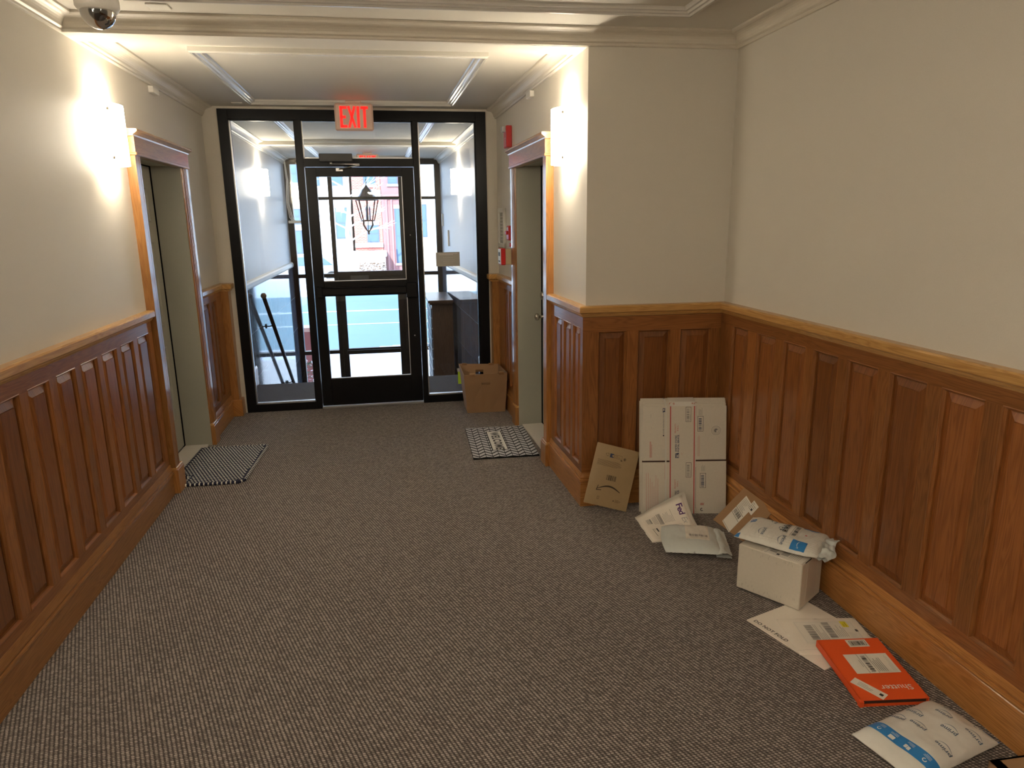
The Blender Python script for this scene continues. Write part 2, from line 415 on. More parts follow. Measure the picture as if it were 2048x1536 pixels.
class Print:
    """flat printing in a package's own u, v coordinates lifted by e above height function h"""
    def __init__(s, h=None, e=.0006): s.mb = MB(); s.res = .005 if h else .05; s.h = h or (lambda u, v: 0); s.e = e
    def P(s, u, v, k=0): return V((u, v, s.h(u, v) + s.e + k))
    def rect(s, u0, v0, u1, v1, mat, rot=0, c=None, k=0, sub=None):
        w, h = abs(u1-u0), abs(v1-v0); n = sub or max(1, int(max(w, h)/(s.res)))
        nx = max(1, int(n*w/max(w, h))); ny = max(1, int(n*h/max(w, h)))
        c = c or ((u0+u1)/2, (v0+v1)/2); cr, sr = math.cos(rot), math.sin(rot)
        def q(i, j):
            x = u0+(u1-u0)*i/nx-c[0]; y = v0+(v1-v0)*j/ny-c[1]
            return s.P(c[0]+x*cr-y*sr, c[1]+x*sr+y*cr, k)
        for i in range(nx):
            for j in range(ny): s.mb.face([q(i, j), q(i+1, j), q(i+1, j+1), q(i, j+1)], mat)
    def barcode(s, u0, v0, u1, v1, mat, vertical=False, n=26, rot=0, c=None, k=.0003, seed=1):
        r = random.Random(seed); c = c or ((u0+u1)/2, (v0+v1)/2); t = 0
        while t < 1:
            w_ = r.choice((.5, 1, 1, 2))/n
            if t+w_ > 1: break
            if vertical: s.rect(u0, v0+(v1-v0)*t, u1, v0+(v1-v0)*(t+w_), mat, rot, c, k, 1)
            else: s.rect(u0+(u1-u0)*t, v0, u0+(u1-u0)*(t+w_), v1, mat, rot, c, k, 1)
            t += w_ + r.choice((.5, 1, 1.5))/n
    def lines(s, u0, v0, u1, v1, n, mat, th=.0012, vertical=False, rot=0, c=None, k=.0003, seed=1, frac=.5):
        r = random.Random(seed); c = c or ((u0+u1)/2, (v0+v1)/2)
        for i in range(n):
            t = (i+.5)/n; L = frac + (1-frac)*r.random()
            if vertical:
                x = u0+(u1-u0)*t; s.rect(x-th/2, v0, x+th/2, v0+(v1-v0)*L, mat, rot, c, k, 3)
            else:
                y = v1+(v0-v1)*t; s.rect(u0, y-th/2, u0+(u1-u0)*L, y+th/2, mat, rot, c, k, 3)
    def outline(s, u0, v0, u1, v1, th, mat, k=.0003):
        for a in ((u0, v0, u1, v0+th), (u0, v1-th, u1, v1), (u0, v0, u0+th, v1), (u1-th, v0, u1, v1)): s.rect(*a, mat, k=k)
    def text(s, txt, u, v, size, mat, rot=0, bold=0, k=.0003, spacing=1, align='LEFT', sx=1, shear=0):
        cr, sr = math.cos(rot), math.sin(rot)
        textmesh(s.mb, txt, size, lambda x, y: s.P(u+x*sx*cr-y*sr, v+x*sx*sr+y*cr, k), mat, bold, align, spacing, shear)
    def arc(s, cu, cv, r0, r1, a0, a1, mat, n=16, ry=1, k=.0003, taper=False, rot=0):
        cr, sr = math.cos(rot), math.sin(rot)
        def q(r, a):
            x = r*math.cos(a); y = r*math.sin(a)*ry
            return s.P(cu+x*cr-y*sr, cv+x*sr+y*cr, k)
        for i in range(n):
            t0, t1 = i/n, (i+1)/n; a, b = a0+(a1-a0)*t0, a0+(a1-a0)*t1
            def w(t): return math.sin(math.pi*min(1, t*.9+.1)) if taper else 1
            m_ = (r0+r1)/2; h0 = (r1-r0)/2*w(t0); h1 = (r1-r0)/2*w(t1)
            s.mb.face([q(m_-h0, a), q(m_+h0, a), q(m_+h1, b), q(m_-h1, b)], mat)
    def smile(s, u, v, L, mat, rot=0, k=.0003, bow=1.0):
        """curved arrow, L long"""
        cr, sr = math.cos(rot), math.sin(rot)
        def q(x, y): return s.P(u+x*cr-y*sr, v+x*sr+y*cr, k)
        n = 18
        def mid(t): return (-L/2+L*t, -bow*L*.17*math.sin(math.pi*t))
        def wd(t): return L*.035*(math.sin(math.pi*(.12+.8*t))**.8)
        for i in range(n):
            a, b = i/n, (i+1)/n; (x0, y0), (x1, y1) = mid(a), mid(b)
            s.mb.face([q(x0, y0-wd(a)), q(x1, y1-wd(b)), q(x1, y1+wd(b)), q(x0, y0+wd(a))], mat)
        hx, hy = L/2+.02*L, .0
        s.mb.face([q(hx-.20*L, hy+.055*L*bow), q(hx-.19*L, hy+.025*L*bow), q(hx+.035*L, hy+.05*L*bow), q(hx+.02*L, hy+.085*L*bow)], mat)
        s.mb.face([q(hx+.035*L, hy+.085*L*bow), q(hx-.005*L, hy+.065*L*bow), q(hx-.04*L, hy-.15*L*bow), q(hx-.01*L, hy-.13*L*bow)], mat)
    def build(s, parent, name='printing'): return s.mb.build(name, parent, merge=False)

# ================================================================== plan of the place
YE, YB, CZ = 6.147, 3.614, 2.51
def lx(y): return -1.3614 - .0051*y
def nx_(y): return 1.035 - .0287*(y-3.614)
C1 = (1.036, 3.614); C2 = (1.823, 3.588); BK = -2.6
def rx(y): return 1.823 + .0032*(3.588-y)
YV = 10.85
LEFT = wallframe((lx(YE), YE), (lx(BK), BK)); NAR = wallframe(C1, (nx_(YE), YE)); RET = wallframe(C2, C1); RIGHT = wallframe((rx(BK), BK), C2)
def sl(y): return YE - y          # along the left wall
def sn(y): return y - 3.614       # along the passage wall
def sr_(y): return y - BK         # along the right wall
def sret(x): return 1.823 - x

# ------------------------------------------------------------------ floor, ceiling, walls
b = MB(); b.box((-1.75, BK-.2, -.12), (2.1, YE+.05, 0), CARPET); one('floor', b, kind='structure', label='taupe loop carpet running down the hallway')
b = MB(); b.box((-1.7, YE+.05, -.12), (1.4, 7.25, -.0), CARPET2); b.box((-1.7, 7.22, -.19), (1.4, 7.25, -.12), CARPET2); one('floor', b, kind='structure', label='grey blue carpet on the landing behind the glass')
b = MB()
for i in range(7):
    z = -.19*(i+1); y0 = 7.25+.25*i; b.box((-1.7, y0, -1.6), (1.4, y0+.25 if i < 6 else 10.9, z), CARPET2)
one('floor', b, kind='structure', label='carpeted stairs going down to the street door')
b = MB(); b.box((-1.75, BK-.2, CZ), (2.1, YV, CZ+.1), CEIL); one('ceiling', b, kind='structure', label='plaster ceiling')
b = MB()  # soffit beam across the mouth of the passage
b.box((lx(3.7)-.02, 3.628, 2.437), (1.037, 3.80, CZ), CEIL)
one('trim_1', b, kind='structure', label='plain plaster beam across the passage mouth')
def slab(M, s0, s1, z0, z1, d=-.16, mat=WALL, hole=None, b=None):
    b = b or MB()
    if hole:
        h0, h1, hz = hole
        for a in ((s0, d, z0, h0, 0, z1), (h1, d, z0, s1, 0, z1), (h0, d, hz, h1, 0, z1)):
            b.box(a[:3], a[3:], mat)
    else: b.box((s0, d, z0), (s1, 0, z1), mat)
    return b
DO0, DO1, DZ = 4.40, 5.25, 2.0
one('wall_left', slab(LEFT, 0, sl(BK), 0, CZ, hole=(sl(DO1), sl(DO0), DZ)), M=LEFT, kind='structure')
one('wall_passage', slab(NAR, 0, sn(YE), 0, CZ, hole=(sn(DO0), sn(DO1), DZ)), M=NAR, kind='structure')
one('wall_return', slab(RET, -.1, sret(1.036), 0, CZ), M=RET, kind='structure')
one('wall_right', slab(RIGHT, 0, sr_(3.588)+.1, 0, CZ), M=RIGHT, kind='structure')
b = MB(); b.box((-1.7, BK-.15, 0), (2.1, BK, CZ), WALL); one('wall_back', b, kind='structure')
b = MB()
b.box((-1.45, YE, 0), (-1.272, YE+.12, CZ), CROWN); b.box((.868, YE, 0), (1.05, YE+.12, CZ), CROWN); b.box((-1.272, YE, 2.492), (.868, YE+.12, CZ), CROWN)
one('wall_end', b, kind='structure', label='narrow painted strips around the black entrance frame')
# vestibule walls
VL0, VL1 = (lx(YE), YE+.12), (-1.417, YV); VR0, VR1 = (nx_(YE), YE+.12), (.827, YV)
VL = wallframe(VL1, VL0); VR = wallframe(VR0, VR1); VLEN = YV-YE-.12
one('wall_vestibule_left', slab(VL, 0, VLEN, -1.6, CZ, mat=WALLV), M=VL, kind='structure')
one('wall_vestibule_right', slab(VR, 0, VLEN, -1.6, CZ, mat=WALLV), M=VR, kind='structure')
for nm, p, q in (('trim_2', VL1, VL0), ('trim_3', VR0, VR1)):
    b = MB(); b.sweep([p, q], [(0, -1.5), (.015, -1.5), (.015, .965), (0, .965)], MARBLE)
    b.sweep([p, q], [(0, .965), (.02, .965), (.032, .985), (.032, 1.02), (.02, 1.035), (.0, 1.045)], WHITEP)
    one(nm, b, kind='structure', label='polished dark tile wainscot with a white cap on the vestibule wall')
b = MB(); b.sweep([(VL0[0]-.01, 7.3), (VL0[0], YE+.12)], [(0.015, 0), (.03, 0), (.03, .17), (.02, .19), (.015, .19)], OAKD); one('baseboard_landing_left', b, kind='structure')
b = MB(); b.sweep([(VR0[0], YE+.12), (VR0[0]-.03, 7.3)], [(0.015, 0), (.03, 0), (.03, .17), (.02, .19), (.015, .19)], OAKD); one('baseboard_landing_right', b, kind='structure')

# ------------------------------------------------------------------ crown mouldings and ceiling trays
def crownprof():
    p = [(0, 2.436), (.012, 2.436), (.016, 2.441), (.016, 2.449), (.022, 2.452)]
    for i in range(7):
        a = i/6*math.pi/2; p.append((.026+.046*(1-math.cos(a)), 2.455+.040*math.sin(a)))
    p += [(.078, 2.497), (.084, 2.500), (.084, CZ), (0, CZ)]
    return p
CP = crownprof()
b = MB(); b.sweep([(rx(BK), BK), C2, C1, (lx(3.614), 3.645), (lx(BK), BK)][::1], CP, CROWN)
one('trim_4', b, kind='structure', label='cream crown moulding around the near part of the hall')
b = MB(); b.sweep([(lx(YE), YE), (lx(3.8), 3.80)], CP, CROWN); one('trim_5', b, kind='structure', label='cream crown moulding on the left passage wall')
b = MB(); b.sweep([(nx_(3.8), 3.80), (nx_(YE), YE)], CP, CROWN); one('trim_6', b, kind='structure', label='cream crown moulding on the right passage wall')
b = MB(); b.sweep([VL1, VL0], CP, CROWN); one('trim_7', b, kind='structure', label='crown moulding on the left vestibule wall')
b = MB(); b.sweep([VR0, VR1], CP, CROWN); one('trim_8', b, kind='structure', label='crown moulding on the right vestibule wall')
TP = [(0, 0), (0, -.022), (.008, -.030), (.018, -.030), (.022, -.022), (.034, -.022), (.040, -.014), (.052, -.014), (.056, -.006), (.062, 0)]
def tray(name, c, lab, m_=None):
    b = MB(); b.sweep(c, TP, m_ or TRAY, closed=True, z=CZ); one(name, b, kind='structure', label=lab)
tray('trim_9', [(-.98, 4.17), (.61, 4.13), (.57, 5.83), (-.98, 5.87)], 'rectangular ceiling moulding in the passage')
tray('trim_10', [(-1.0, BK+.4), (1.41, BK+.4), (1.41, 3.24), (-1.0, 3.30)], 'rectangular ceiling moulding near the camera')
tray('trim_11', [(-.95, 6.6), (.5, 6.6), (.45, 8.42), (-.95, 8.45)], 'first rectangular ceiling moulding in the vestibule')
tray('trim_12', [(-.92, 8.9), (.4, 8.9), (.36, 10.45), (-.9, 10.45)], 'second rectangular ceiling moulding in the vestibule')
b = MB(); b.box((-1.4, 8.6, 2.47), (.9, 8.75, CZ), CEIL); one('trim_13', b, kind='structure', label='shallow ceiling band in the vestibule')

# ------------------------------------------------------------------ wainscots
def raised(b, s0, s1, z0, z1, mat=OAKD):
    rings = [(0, .004), (.006, .004), (.034, .0145), (.036, .0185)]
    R = []
    for ins, d in rings:
        R.append([V((s0+ins, d, z0+ins)), V((s1-ins, d, z0+ins)), V((s1-ins, d, z1-ins)), V((s0+ins, d, z1-ins))])
    uvf = lambda p: (p.z, p.x)
    for A, B in zip(R, R[1:]):
        for i in range(4):
            j = (i+1) % 4; q = [A[i], A[j], B[j], B[i]]; b.face(q[::-1], mat, [uvf(p) for p in q[::-1]])
    b.face(R[-1][::-1], mat, [uvf(p) for p in R[-1][::-1]])
def stick(b, s0, s1, z0, z1, mat):
    """little chamfered moulding around a recess, from the stile face down to the panel"""
    O = [V((s0-.006, .0205, z0-.006)), V((s1+.006, .0205, z0-.006)), V((s1+.006, .0205, z1+.006)), V((s0-.006, .0205, z1+.006))]
    A = [V((s0-.002, .0225, z0-.002)), V((s1+.002, .0225, z0-.002)), V((s1+.002, .0225, z1+.002)), V((s0-.002, .0225, z1+.002))]
    I = [V((s0+.006, .012, z0+.006)), V((s1-.006, .012, z0+.006)), V((s1-.006, .012, z1-.006)), V((s0+.006, .012, z1-.006))]
    J = [V((s0+.006, .003, z0+.006)), V((s1-.006, .003, z0+.006)), V((s1-.006, .003, z1-.006)), V((s0+.006, .003, z1-.006))]
    for P, Q in ((O, A), (A, I), (I, J)):
        for i in range(4):
            j = (i+1) % 4; q = [P[i], Q[i], Q[j], P[j]]
            b.face(q, mat, [((p.x+p.z), p.y) for p in q])
def wainscot(name, M, s0, s1, panels, z0, z1, top, label, ends=(0, 0)):
    """s0..s1 along the wall; panels = recess ranges; z0..z1 recess height; top = underside of chair rail"""
    root = empty(name, M=M, kind='structure', label=label)
    b = MB(); b.box((s0, .0, z1), (s1, .021, top), OAKM, 0, ); b.build('top_rail', root)
    b = MB(); b.box((s0, .0, .14), (s1, .021, z0), OAKM, 0); b.build('bottom_rail', root)
    b = MB(); b.box((s0, 0, z0), (s1, .003, z1), OAKD, 2); b.build('backing', root)
    P = sorted(panels); e = [s0] + [x for p in P for x in p] + [s1]
    for i in range(0, len(e), 2):
        if e[i+1]-e[i] > .004:
            b = MB(); b.box((e[i], .002, z0), (e[i+1], .021, z1), OAKM, 2); b.build('stile', root)
    for (a, c) in P:
        b = MB(); raised(b, a+.002, c-.002, z0+.002, z1-.002); b.build('panel', root)
        b = MB(); stick(b, a, c, z0, z1, OAKM); b.build('panel_moulding', root)
    return root
def rng(lst, f): return [tuple(sorted((f(a), f(c)))) for a, c in lst]
# left wall, camera side of the door
LP = [(4.015, 4.195), (3.765, 3.94), (3.52, 3.70), (3.28, 3.455), (3.04, 3.213), (2.80, 2.968)]
y = 2.56
while y > BK: LP.append((y, y+.172)); y -= .241
LP = [p for p in LP if p[0] > BK+.1]
wainscot('trim_14', LEFT, sl(4.26), sl(BK), rng(LP, sl), .235, 1.003, 1.066, 'raised panel oak wainscot on the left wall')
wainscot('trim_15', LEFT, .0, sl(5.38), rng([(5.465, 5.64), (5.72, 5.86)], sl), .235, 1.012, 1.066, 'short oak wainscot between the left door and the entrance')
# right side
RP = [(3.275, 3.435), (3.01, 3.18), (2.763, 2.938), (2.533, 2.70), (2.293, 2.471), (2.046, 2.222), (1.806, 1.974), (1.566, 1.735)]
y = 1.325
while y > BK: RP.append((y, y+.170)); y -= .241
RP = [p for p in RP if p[0] > BK+.1]
wainscot('trim_16', RIGHT, 0, sr_(3.57), rng(RP, sr_), .252, 1.032, 1.095, 'raised panel oak wainscot on the right wall')
wainscot('trim_17', RET, .0, sret(1.036)+.02, rng([(1.105, 1.258), (1.329, 1.506), (1.57, 1.743)], sret), .245, 1.003, 1.086, 'raised panel oak wainscot on the return wall behind the parcels')
wainscot('trim_18', NAR, -.018, sn(4.26), rng([(4.015, 4.17), (3.825, 3.965), (3.648, 3.772)], sn), .240, 1.02, 1.086, 'oak wainscot between the alcove corner and the right door')
wainscot('trim_19', NAR, sn(5.38), sn(YE), rng([(5.46, 5.60), (5.67, 5.80)], sn), .240, 1.04, 1.086, 'short oak wainscot between the right door and the entrance')
def railprof(t, h=.060):
    return [(0, t-h), (.022, t-h), (.026, t-h+.006), (.030, t-h+.010), (.034, t-h+.018), (.042, t-h+.022), (.046, t-h+.026), (.046, t-.008), (.041, t-.001), (.034, t), (0, t)]
b = MB(); b.sweep([(lx(4.275), 4.275), (lx(BK), BK)], railprof(1.125), OAKL); one('trim_20', b, kind='structure', label='oak chair rail on the left wall')
b = MB(); b.sweep([(lx(6.04), 6.04), (lx(5.38), 5.38)], railprof(1.125), OAKL); one('trim_21', b, kind='structure', label='short oak chair rail left of the entrance')
b = MB(); b.sweep([(rx(BK), BK), C2, C1, (nx_(4.275), 4.275)], railprof(1.148), OAKL); one('trim_22', b, kind='structure', label='oak chair rail around the alcove on the right')
b = MB(); b.sweep([(nx_(5.38), 5.38), (nx_(6.04), 6.04)], railprof(1.145), OAKL); one('trim_23', b, kind='structure', label='short oak chair rail right of the entrance')
def baseprof(p, t):
    return [(0, 0), (.028, 0), (.028, p-.006), (.024, p), (.034, p+.004), (.036, p+.010), (.034, p+.018), (.026, p+.020), (.029, p+.026), (.029, p+.032), (.024, t-.008), (.022, t), (0, t)]
b = MB(); b.sweep([(lx(4.27), 4.27), (lx(BK), BK)], baseprof(.125, .19), OAK); one('baseboard_left', b, kind='structure')
b = MB(); b.sweep([(lx(6.05), 6.05), (lx(5.38), 5.38)], baseprof(.125, .19), OAK); one('baseboard_left_entrance', b, kind='structure')
b = MB(); b.sweep([(rx(BK), BK), C2, C1, (nx_(4.27), 4.27)], baseprof(.145, .20), OAK); one('baseboard_right', b, kind='structure')
b = MB(); b.sweep([(nx_(5.38), 5.38), (nx_(6.05), 6.05)], baseprof(.135, .20), OAK); one('baseboard_right_entrance', b, kind='structure')
# end pilasters beside the entrance
for nm, M, s, top, lab in (('trim_24', LEFT, 0.0, 1.125, 'square oak end post left of the entrance'), ('trim_25', NAR, sn(YE), 1.145, 'square oak end post right of the entrance')):
    root = empty(nm, M=M, kind='structure', label=lab)
    a, c = (0.0, .105) if nm == 'trim_24' else (s-.105, s)
    b = MB(); b.box((a, 0, .14), (c, .082, top-.06), OAK, 2, ch=.003); b.build('post', root)
    b = MB(); b.box((a, 0, 0), (c+.012 if a == 0 else c, .105, .145), OAK, 0, ch=.004) if a == 0 else b.box((a-.012, 0, 0), (c, .105, .145), OAK, 0, ch=.004); b.build('base_block', root)
    b = MB(); b.box((a-.004 if a else a, 0, top-.062), (c+.004 if not a else c, .094, top-.045), OAKL, 0, ch=.003)
    b.box((a-.02 if a else a, 0, top-.045), (c+.02 if not a else c, .112, top), OAKL, 0, ch=.006); b.build('cap', root)

# ------------------------------------------------------------------ apartment doors with casings
def casing(name, M, f, near, far, label):
    root = empty(name, M=M, kind='structure', label=label)
    def vert(a, c, inner_hi):
        # fluted casing profile in (s, d)
        lo, hi = sorted((a, c)); w_ = hi-lo
        pr = [(0, 0), (0, .048), (.45, .048), (.47, .040), (.52, .040), (.54, .046), (.60, .046), (.62, .036), (.68, .036), (.70, .043), (.76, .043), (.78, .032), (.86, .032), (.88, .038), (.95, .038), (1, .030), (1, 0)]
        P = [((lo+w_*t if inner_hi else hi-w_*t), d) for t, d in pr]
        if not inner_hi: P = P[::-1]
        b = MB(); b.prism(P, OAK, lambda s, d: (s, d, .155), lambda s, d: (s, d, 1.985)); fixnormals(b.build('side_casing', root))
        b = MB(); b.box((lo-.008, 0, 0), (hi+.002, .058, .15), OAK, 2, ch=.002)
        b.box((lo-.008, 0, .15), (hi+.002, .052, .165), OAKL, 0, ch=.003); b.build('plinth_block', root)
    n0, n1 = f(near-.118), f(near+.003); f0, f1 = f(far-.003), f(far+.112)
    flip = n1 < n0      # left wall runs towards the camera
    vert(n0, n1, not flip); vert(f0, f1, flip)
    lo, hi = min(n0, f1), max(n0, f1)
    b = MB(); b.box((lo-.004, 0, 1.985), (hi+.004, .055, 2.075), OAK, 0)
    b.box((lo-.006, 0, 1.975), (hi+.006, .060, 1.992), OAK, 0, ch=.003)
    prof = [(0, 2.075), (.058, 2.075), (.060, 2.082), (.066, 2.086), (.076, 2.094), (.082, 2.098), (.082, 2.108), (.078, 2.112), (0, 2.112)]
    b.prism(prof, OAKL, lambda d, z: (lo-.028, d, z), lambda d, z: (hi+.028, d, z)); b.build('head_casing', root)
    return root
casing('trim_26', LEFT, sl, DO0, DO1, 'oak door casing with flat head on the left wall')
casing('trim_27', NAR, sn, DO0, DO1, 'oak door casing with flat head on the right passage wall')
def apartment_door(name, M, f, label, knobs):
    root = empty(name, M=M, kind='structure', label=label)
    s0, s1 = sorted((f(DO0), f(DO1)))
    b = MB()
    b.box((s0, -.158, 0), (s0+.012, .028, DZ), DOORP); b.box((s1-.012, -.158, 0), (s1, .028, DZ), DOORP); b.box((s0, -.158, DZ-.012), (s1, .028, DZ), DOORP)
    b.build('jamb', root)
    b = MB(); b.box((s0+.012, -.16, 0), (s1-.012, .0, .012), STONE); b.build('threshold', root)
    # six panel leaf
    a, c = s0+.018, s1-.018
    if knobs: a, c = s0+.018, s1-.024
    b = MB(); b.box((a, -.205, .018), (c, -.166, DZ-.018), DOORP)
    w_ = c-a; cols = ((a+.11, a+w_/2-.05), (a+w_/2+.05, c-.11)); rows = ((.23, .78), (.92, 1.50), (1.62, 1.85))
    for c0, c1 in cols:
        for r0, r1 in rows:
            R = [(0, -.166), (.008, -.160), (.02, -.166), (.035, -.170), (.06, -.162)]
            RR = [[V((c0+i, d, r0+i)), V((c1-i, d, r0+i)), V((c1-i, d, r1-i)), V((c0+i, d, r1-i))] for i, d in R]
            for A, B in zip(RR, RR[1:]):
                for k in range(4):
                    j = (k+1) % 4; b.face([A[k], B[k], B[j], A[j]], DOORP)
            b.face(RR[-1][::-1], DOORP)
    leaf = b.build('door_leaf', root)
    b = MB(); b.box((s0-.04, -.26, 0), (s1+.04, -.21, DZ+.04), MATBLK); b.box((s0-.04, -.21, 0), (s0, -.159, DZ+.04), MATBLK); b.box((s1, -.21, 0), (s1+.04, -.159, DZ+.04), MATBLK); b.box((s0, -.21, DZ), (s1, -.159, DZ+.04), MATBLK); b.build('gap_shade_box', root)  # black boxes put in the shade of the gap around the leaf
    if knobs:
        ks = f(5.165); T = lambda z: Matrix.Translation((ks, -.166, z)) @ Matrix.Rotation(-math.pi/2, 4, 'X')
        b = MB(); b.lathe([(0, 0), (.032, 0), (.032, .006), (.012, .012), (.011, .04), (.022, .046), (.028, .058), (.026, .07), (.012, .078), (0, .078)], STEEL, M=T(.88)); fixnormals(b.build('door_knob', leaf))
        b = MB(); b.lathe([(0, 0), (.031, 0), (.031, .02), (.024, .028), (0, .030)], STEEL, M=T(1.04)); fixnormals(b.build('deadbolt', leaf))
apartment_door('door_1', LEFT, sl, 'grey green six panel door set back in the left wall', False)
apartment_door('door_2', NAR, sn, 'grey green door with nickel knob set back in the right wall', True)

# ------------------------------------------------------------------ inner storefront
FD0, FD1 = YE-.012, YE+.10
root = empty('window_1', (0, YE, 0), kind='structure', label='black metal framed glass entrance screen')
b = MB(); OY = YE
def fb(b, x0, x1, z0, z1, y0=FD0, y1=FD1, m_=BLACK): b.box((x0, y0-OY, z0), (x1, y1-OY, z1), m_, ch=.002)
fb(b, -1.272, -1.195, 0, 2.49); fb(b, .78, .868, 0, 2.49); fb(b, -1.196, .781, 2.412, 2.49)
fb(b, -.69, -.638, 0, 2.413); fb(b, .252, .298, 0, 2.413); fb(b, -1.196, -.689, 0, .068); fb(b, .297, .781, 0, .068)
fb(b, -.639, .253, 2.05, 2.115)
b.build('frame', root)
for (x0, x1, z0, z1) in ((-1.195, -.69, .068, 2.412), (.298, .78, .068, 2.412), (-.638, .252, 2.115, 2.412)):
    b = MB(); b.box((x0, .035, z0), (x1, .041, z1), GLASS); b.build('pane', root)
    b = MB(); t = .009
    for a in ((x0, z0, x1, z0+t), (x0, z1-t, x1, z1), (x0, z0, x0+t, z1), (x1-t, z0, x1, z1)):
        b.box((a[0], .012, a[1]), (a[2], .034, a[3]), ALU if a[1] == z0 and a[3] == z0+t or a[2] == x0+t else BLACK)  # left and bottom beads made light: sky highlight set as colour
    b.build('glazing_bead', root)
b = MB(); b.box((-.638, -.025, 0), (.252, .10, .018), ALU, ch=.004); b.build('threshold', root)
root = empty('door_3', (-.635, YE, 0), kind='structure', label='black framed glass entrance door with push bar')
OX = -.635
def db(x0, x1, z0, z1, y0=.0, y1=.045, m_=BLACK, b=None):
    b = b or MB(); b.box((x0-OX, y0, z0), (x1-OX, y1, z1), m_, ch=.002); return b
b = db(-.632, -.548, .022, 2.045); db(.150, .248, .022, 2.045, b=b); db(-.549, .151, 1.972, 2.045, b=b); db(-.549, .151, .985, 1.112, b=b); db(-.549, .151, .022, .262, b=b)
b.build('door_frame', root)
for z0, z1 in ((1.112, 1.972), (.262, .985)):
    b = MB(); b.box((-.548-OX, .020, z0), (.150-OX, .026, z1), GLASS); b.build('pane', root)
    b = MB(); t = .006
    for a in ((-.548, z0, .15, z0+t), (.144, z0, .15, z1)): b.box((a[0]-OX, .010, a[1]), (a[2]-OX, .019, a[3]), ALU)  # pale beads carry the sky's glint in their colour
    b.build('glazing_bead', root)
b = MB(); b.box((-.605-OX, -.075, 1.0), (.16-OX, -.03, 1.062), BLACK, ch=.008); b.box((-.61-OX, -.08, .985), (-.56-OX, 0, 1.075), BLACK, ch=.004); b.box((.14-OX, -.085, .965), (.235-OX, 0, 1.095), BLACK, ch=.006); b.build('push_bar', root)
b = MB(); b.box((.255-OX, -.03, .80), (.275-OX, 0, 1.20), BLACK, ch=.002); b.build('latch_guard', root)
cl = MB(); cl.box((-.51-OX, -.075, 2.085), (-.245-OX, -.013, 2.148), DGREY, ch=.004); co = cl.build('door_closer', root)
b = MB(); b.tube([(-.42-OX, -.045, 2.085), (-.42-OX, -.045, 2.065)], .012, ALU); b.tube([(-.42-OX, -.045, 2.068), (-.19-OX, -.10, 2.062)], .007, ALU, 6); b.tube([(-.19-OX, -.10, 2.056), (-.36-OX, -.015, 2.03)], .006, ALU, 6)
b.box((-.385-OX, -.02, 2.015), (-.33-OX, 0, 2.038), ALU); b.build('closer_arm', co)
for z in (1.49, .62):
    b = MB(); b.lathe([(0, 0), (.006, 0), (.005, .004), (0, .004)], ALU, M=Matrix.Translation((.198-OX, 0, z)) @ Matrix.Rotation(math.pi/2, 4, 'X')); b.build('screw', root)

# sign and note on the right hand pane
root = empty('glass_sign', (.412, YE+.030, 1.215), label='small grey printed notice stuck to the right glass pane', cat='sign')
b = MB(); b.box((0, 0, 0), (.208, .003, .122), plain('grey notice card', (.40, .38, .33), .5)); b.build('card', root)
b = MB()
for i, (a, c, z, m_) in enumerate(((.02, .19, .108, WINK), (.03, .15, .100, WINK), (.06, .15, .072, LINK), (.045, .165, .055, LINK), (.06, .16, .04, LINK), (.07, .15, .025, LINK))): b.box((a, -.0008, z), (c, 0, z+.003), m_)
b.build('printing', root)
root = empty('sticky_note', (.572, YE+.030, .15), label='lime green note taped low on the right glass pane', cat='note')
b = MB(); b.box((0, 0, 0), (.085, .002, .12), LIME); b.build('paper', root)
b = MB(); b.box((-.005, -.001, .115), (.09, .001, .145), CLEAR); b.build('tape', root)

# ------------------------------------------------------------------ exit signs
def exit_sign(loc, label, sc=1.0):
    root = empty('exit_sign', loc, label=label, cat='exit sign', group='lit exit signs on the ceiling')
    b = MB(); b.box((-.145, -.025, -.1), (.145, .025, .1), EXITFACE, ch=.012); b.build('housing', root)
    b = MB(); b.box((-.06, -.02, .1), (.06, .02, .118), EXITFACE, ch=.004); b.build('canopy', root)
    # tall condensed letters with thick strokes
    b = MB(); H, t = .155, .020; z0 = -.078; y_ = -.0265
    def bar(x0, z0_, x1, z1, w_=t):
        p, q = V((x0, 0, z0_)), V((x1, 0, z1)); d = (q-p).normalized(); n_ = V((-d.z, 0, d.x))*w_/2
        P = [p+n_, q+n_, q-n_, p-n_]; b.face([v+V((0, y_, 0)) for v in P], EXITRED); b.face([v+V((0, y_+.0015, 0)) for v in P][::-1], EXITRED)
    x = -.105
    bar(x+t/2, z0, x+t/2, z0+H, t)
    for k in (0, .5, 1): bar(x, z0+t/2+(H-t)*k, x+.052 if k != .5 else x+.044, z0+t/2+(H-t)*k)
    x = -.045; bar(x+.006, z0, x+.052, z0+H, t*.9); bar(x+.052, z0, x+.006, z0+H, t*.9)
    x = .022; bar(x+t/2, z0, x+t/2, z0+H, t)
    x = .052; bar(x+.028, z0, x+.028, z0+H, t); bar(x, z0+H-t/2, x+.056, z0+H-t/2)
    b.build('letters', root, merge=False)
exit_sign((-.20, 5.797, 2.388), 'lit red exit sign hanging before the black entrance screen')
exit_sign((-.20, 9.9, 2.388), 'lit red exit sign inside the vestibule, partly hidden by the door head')

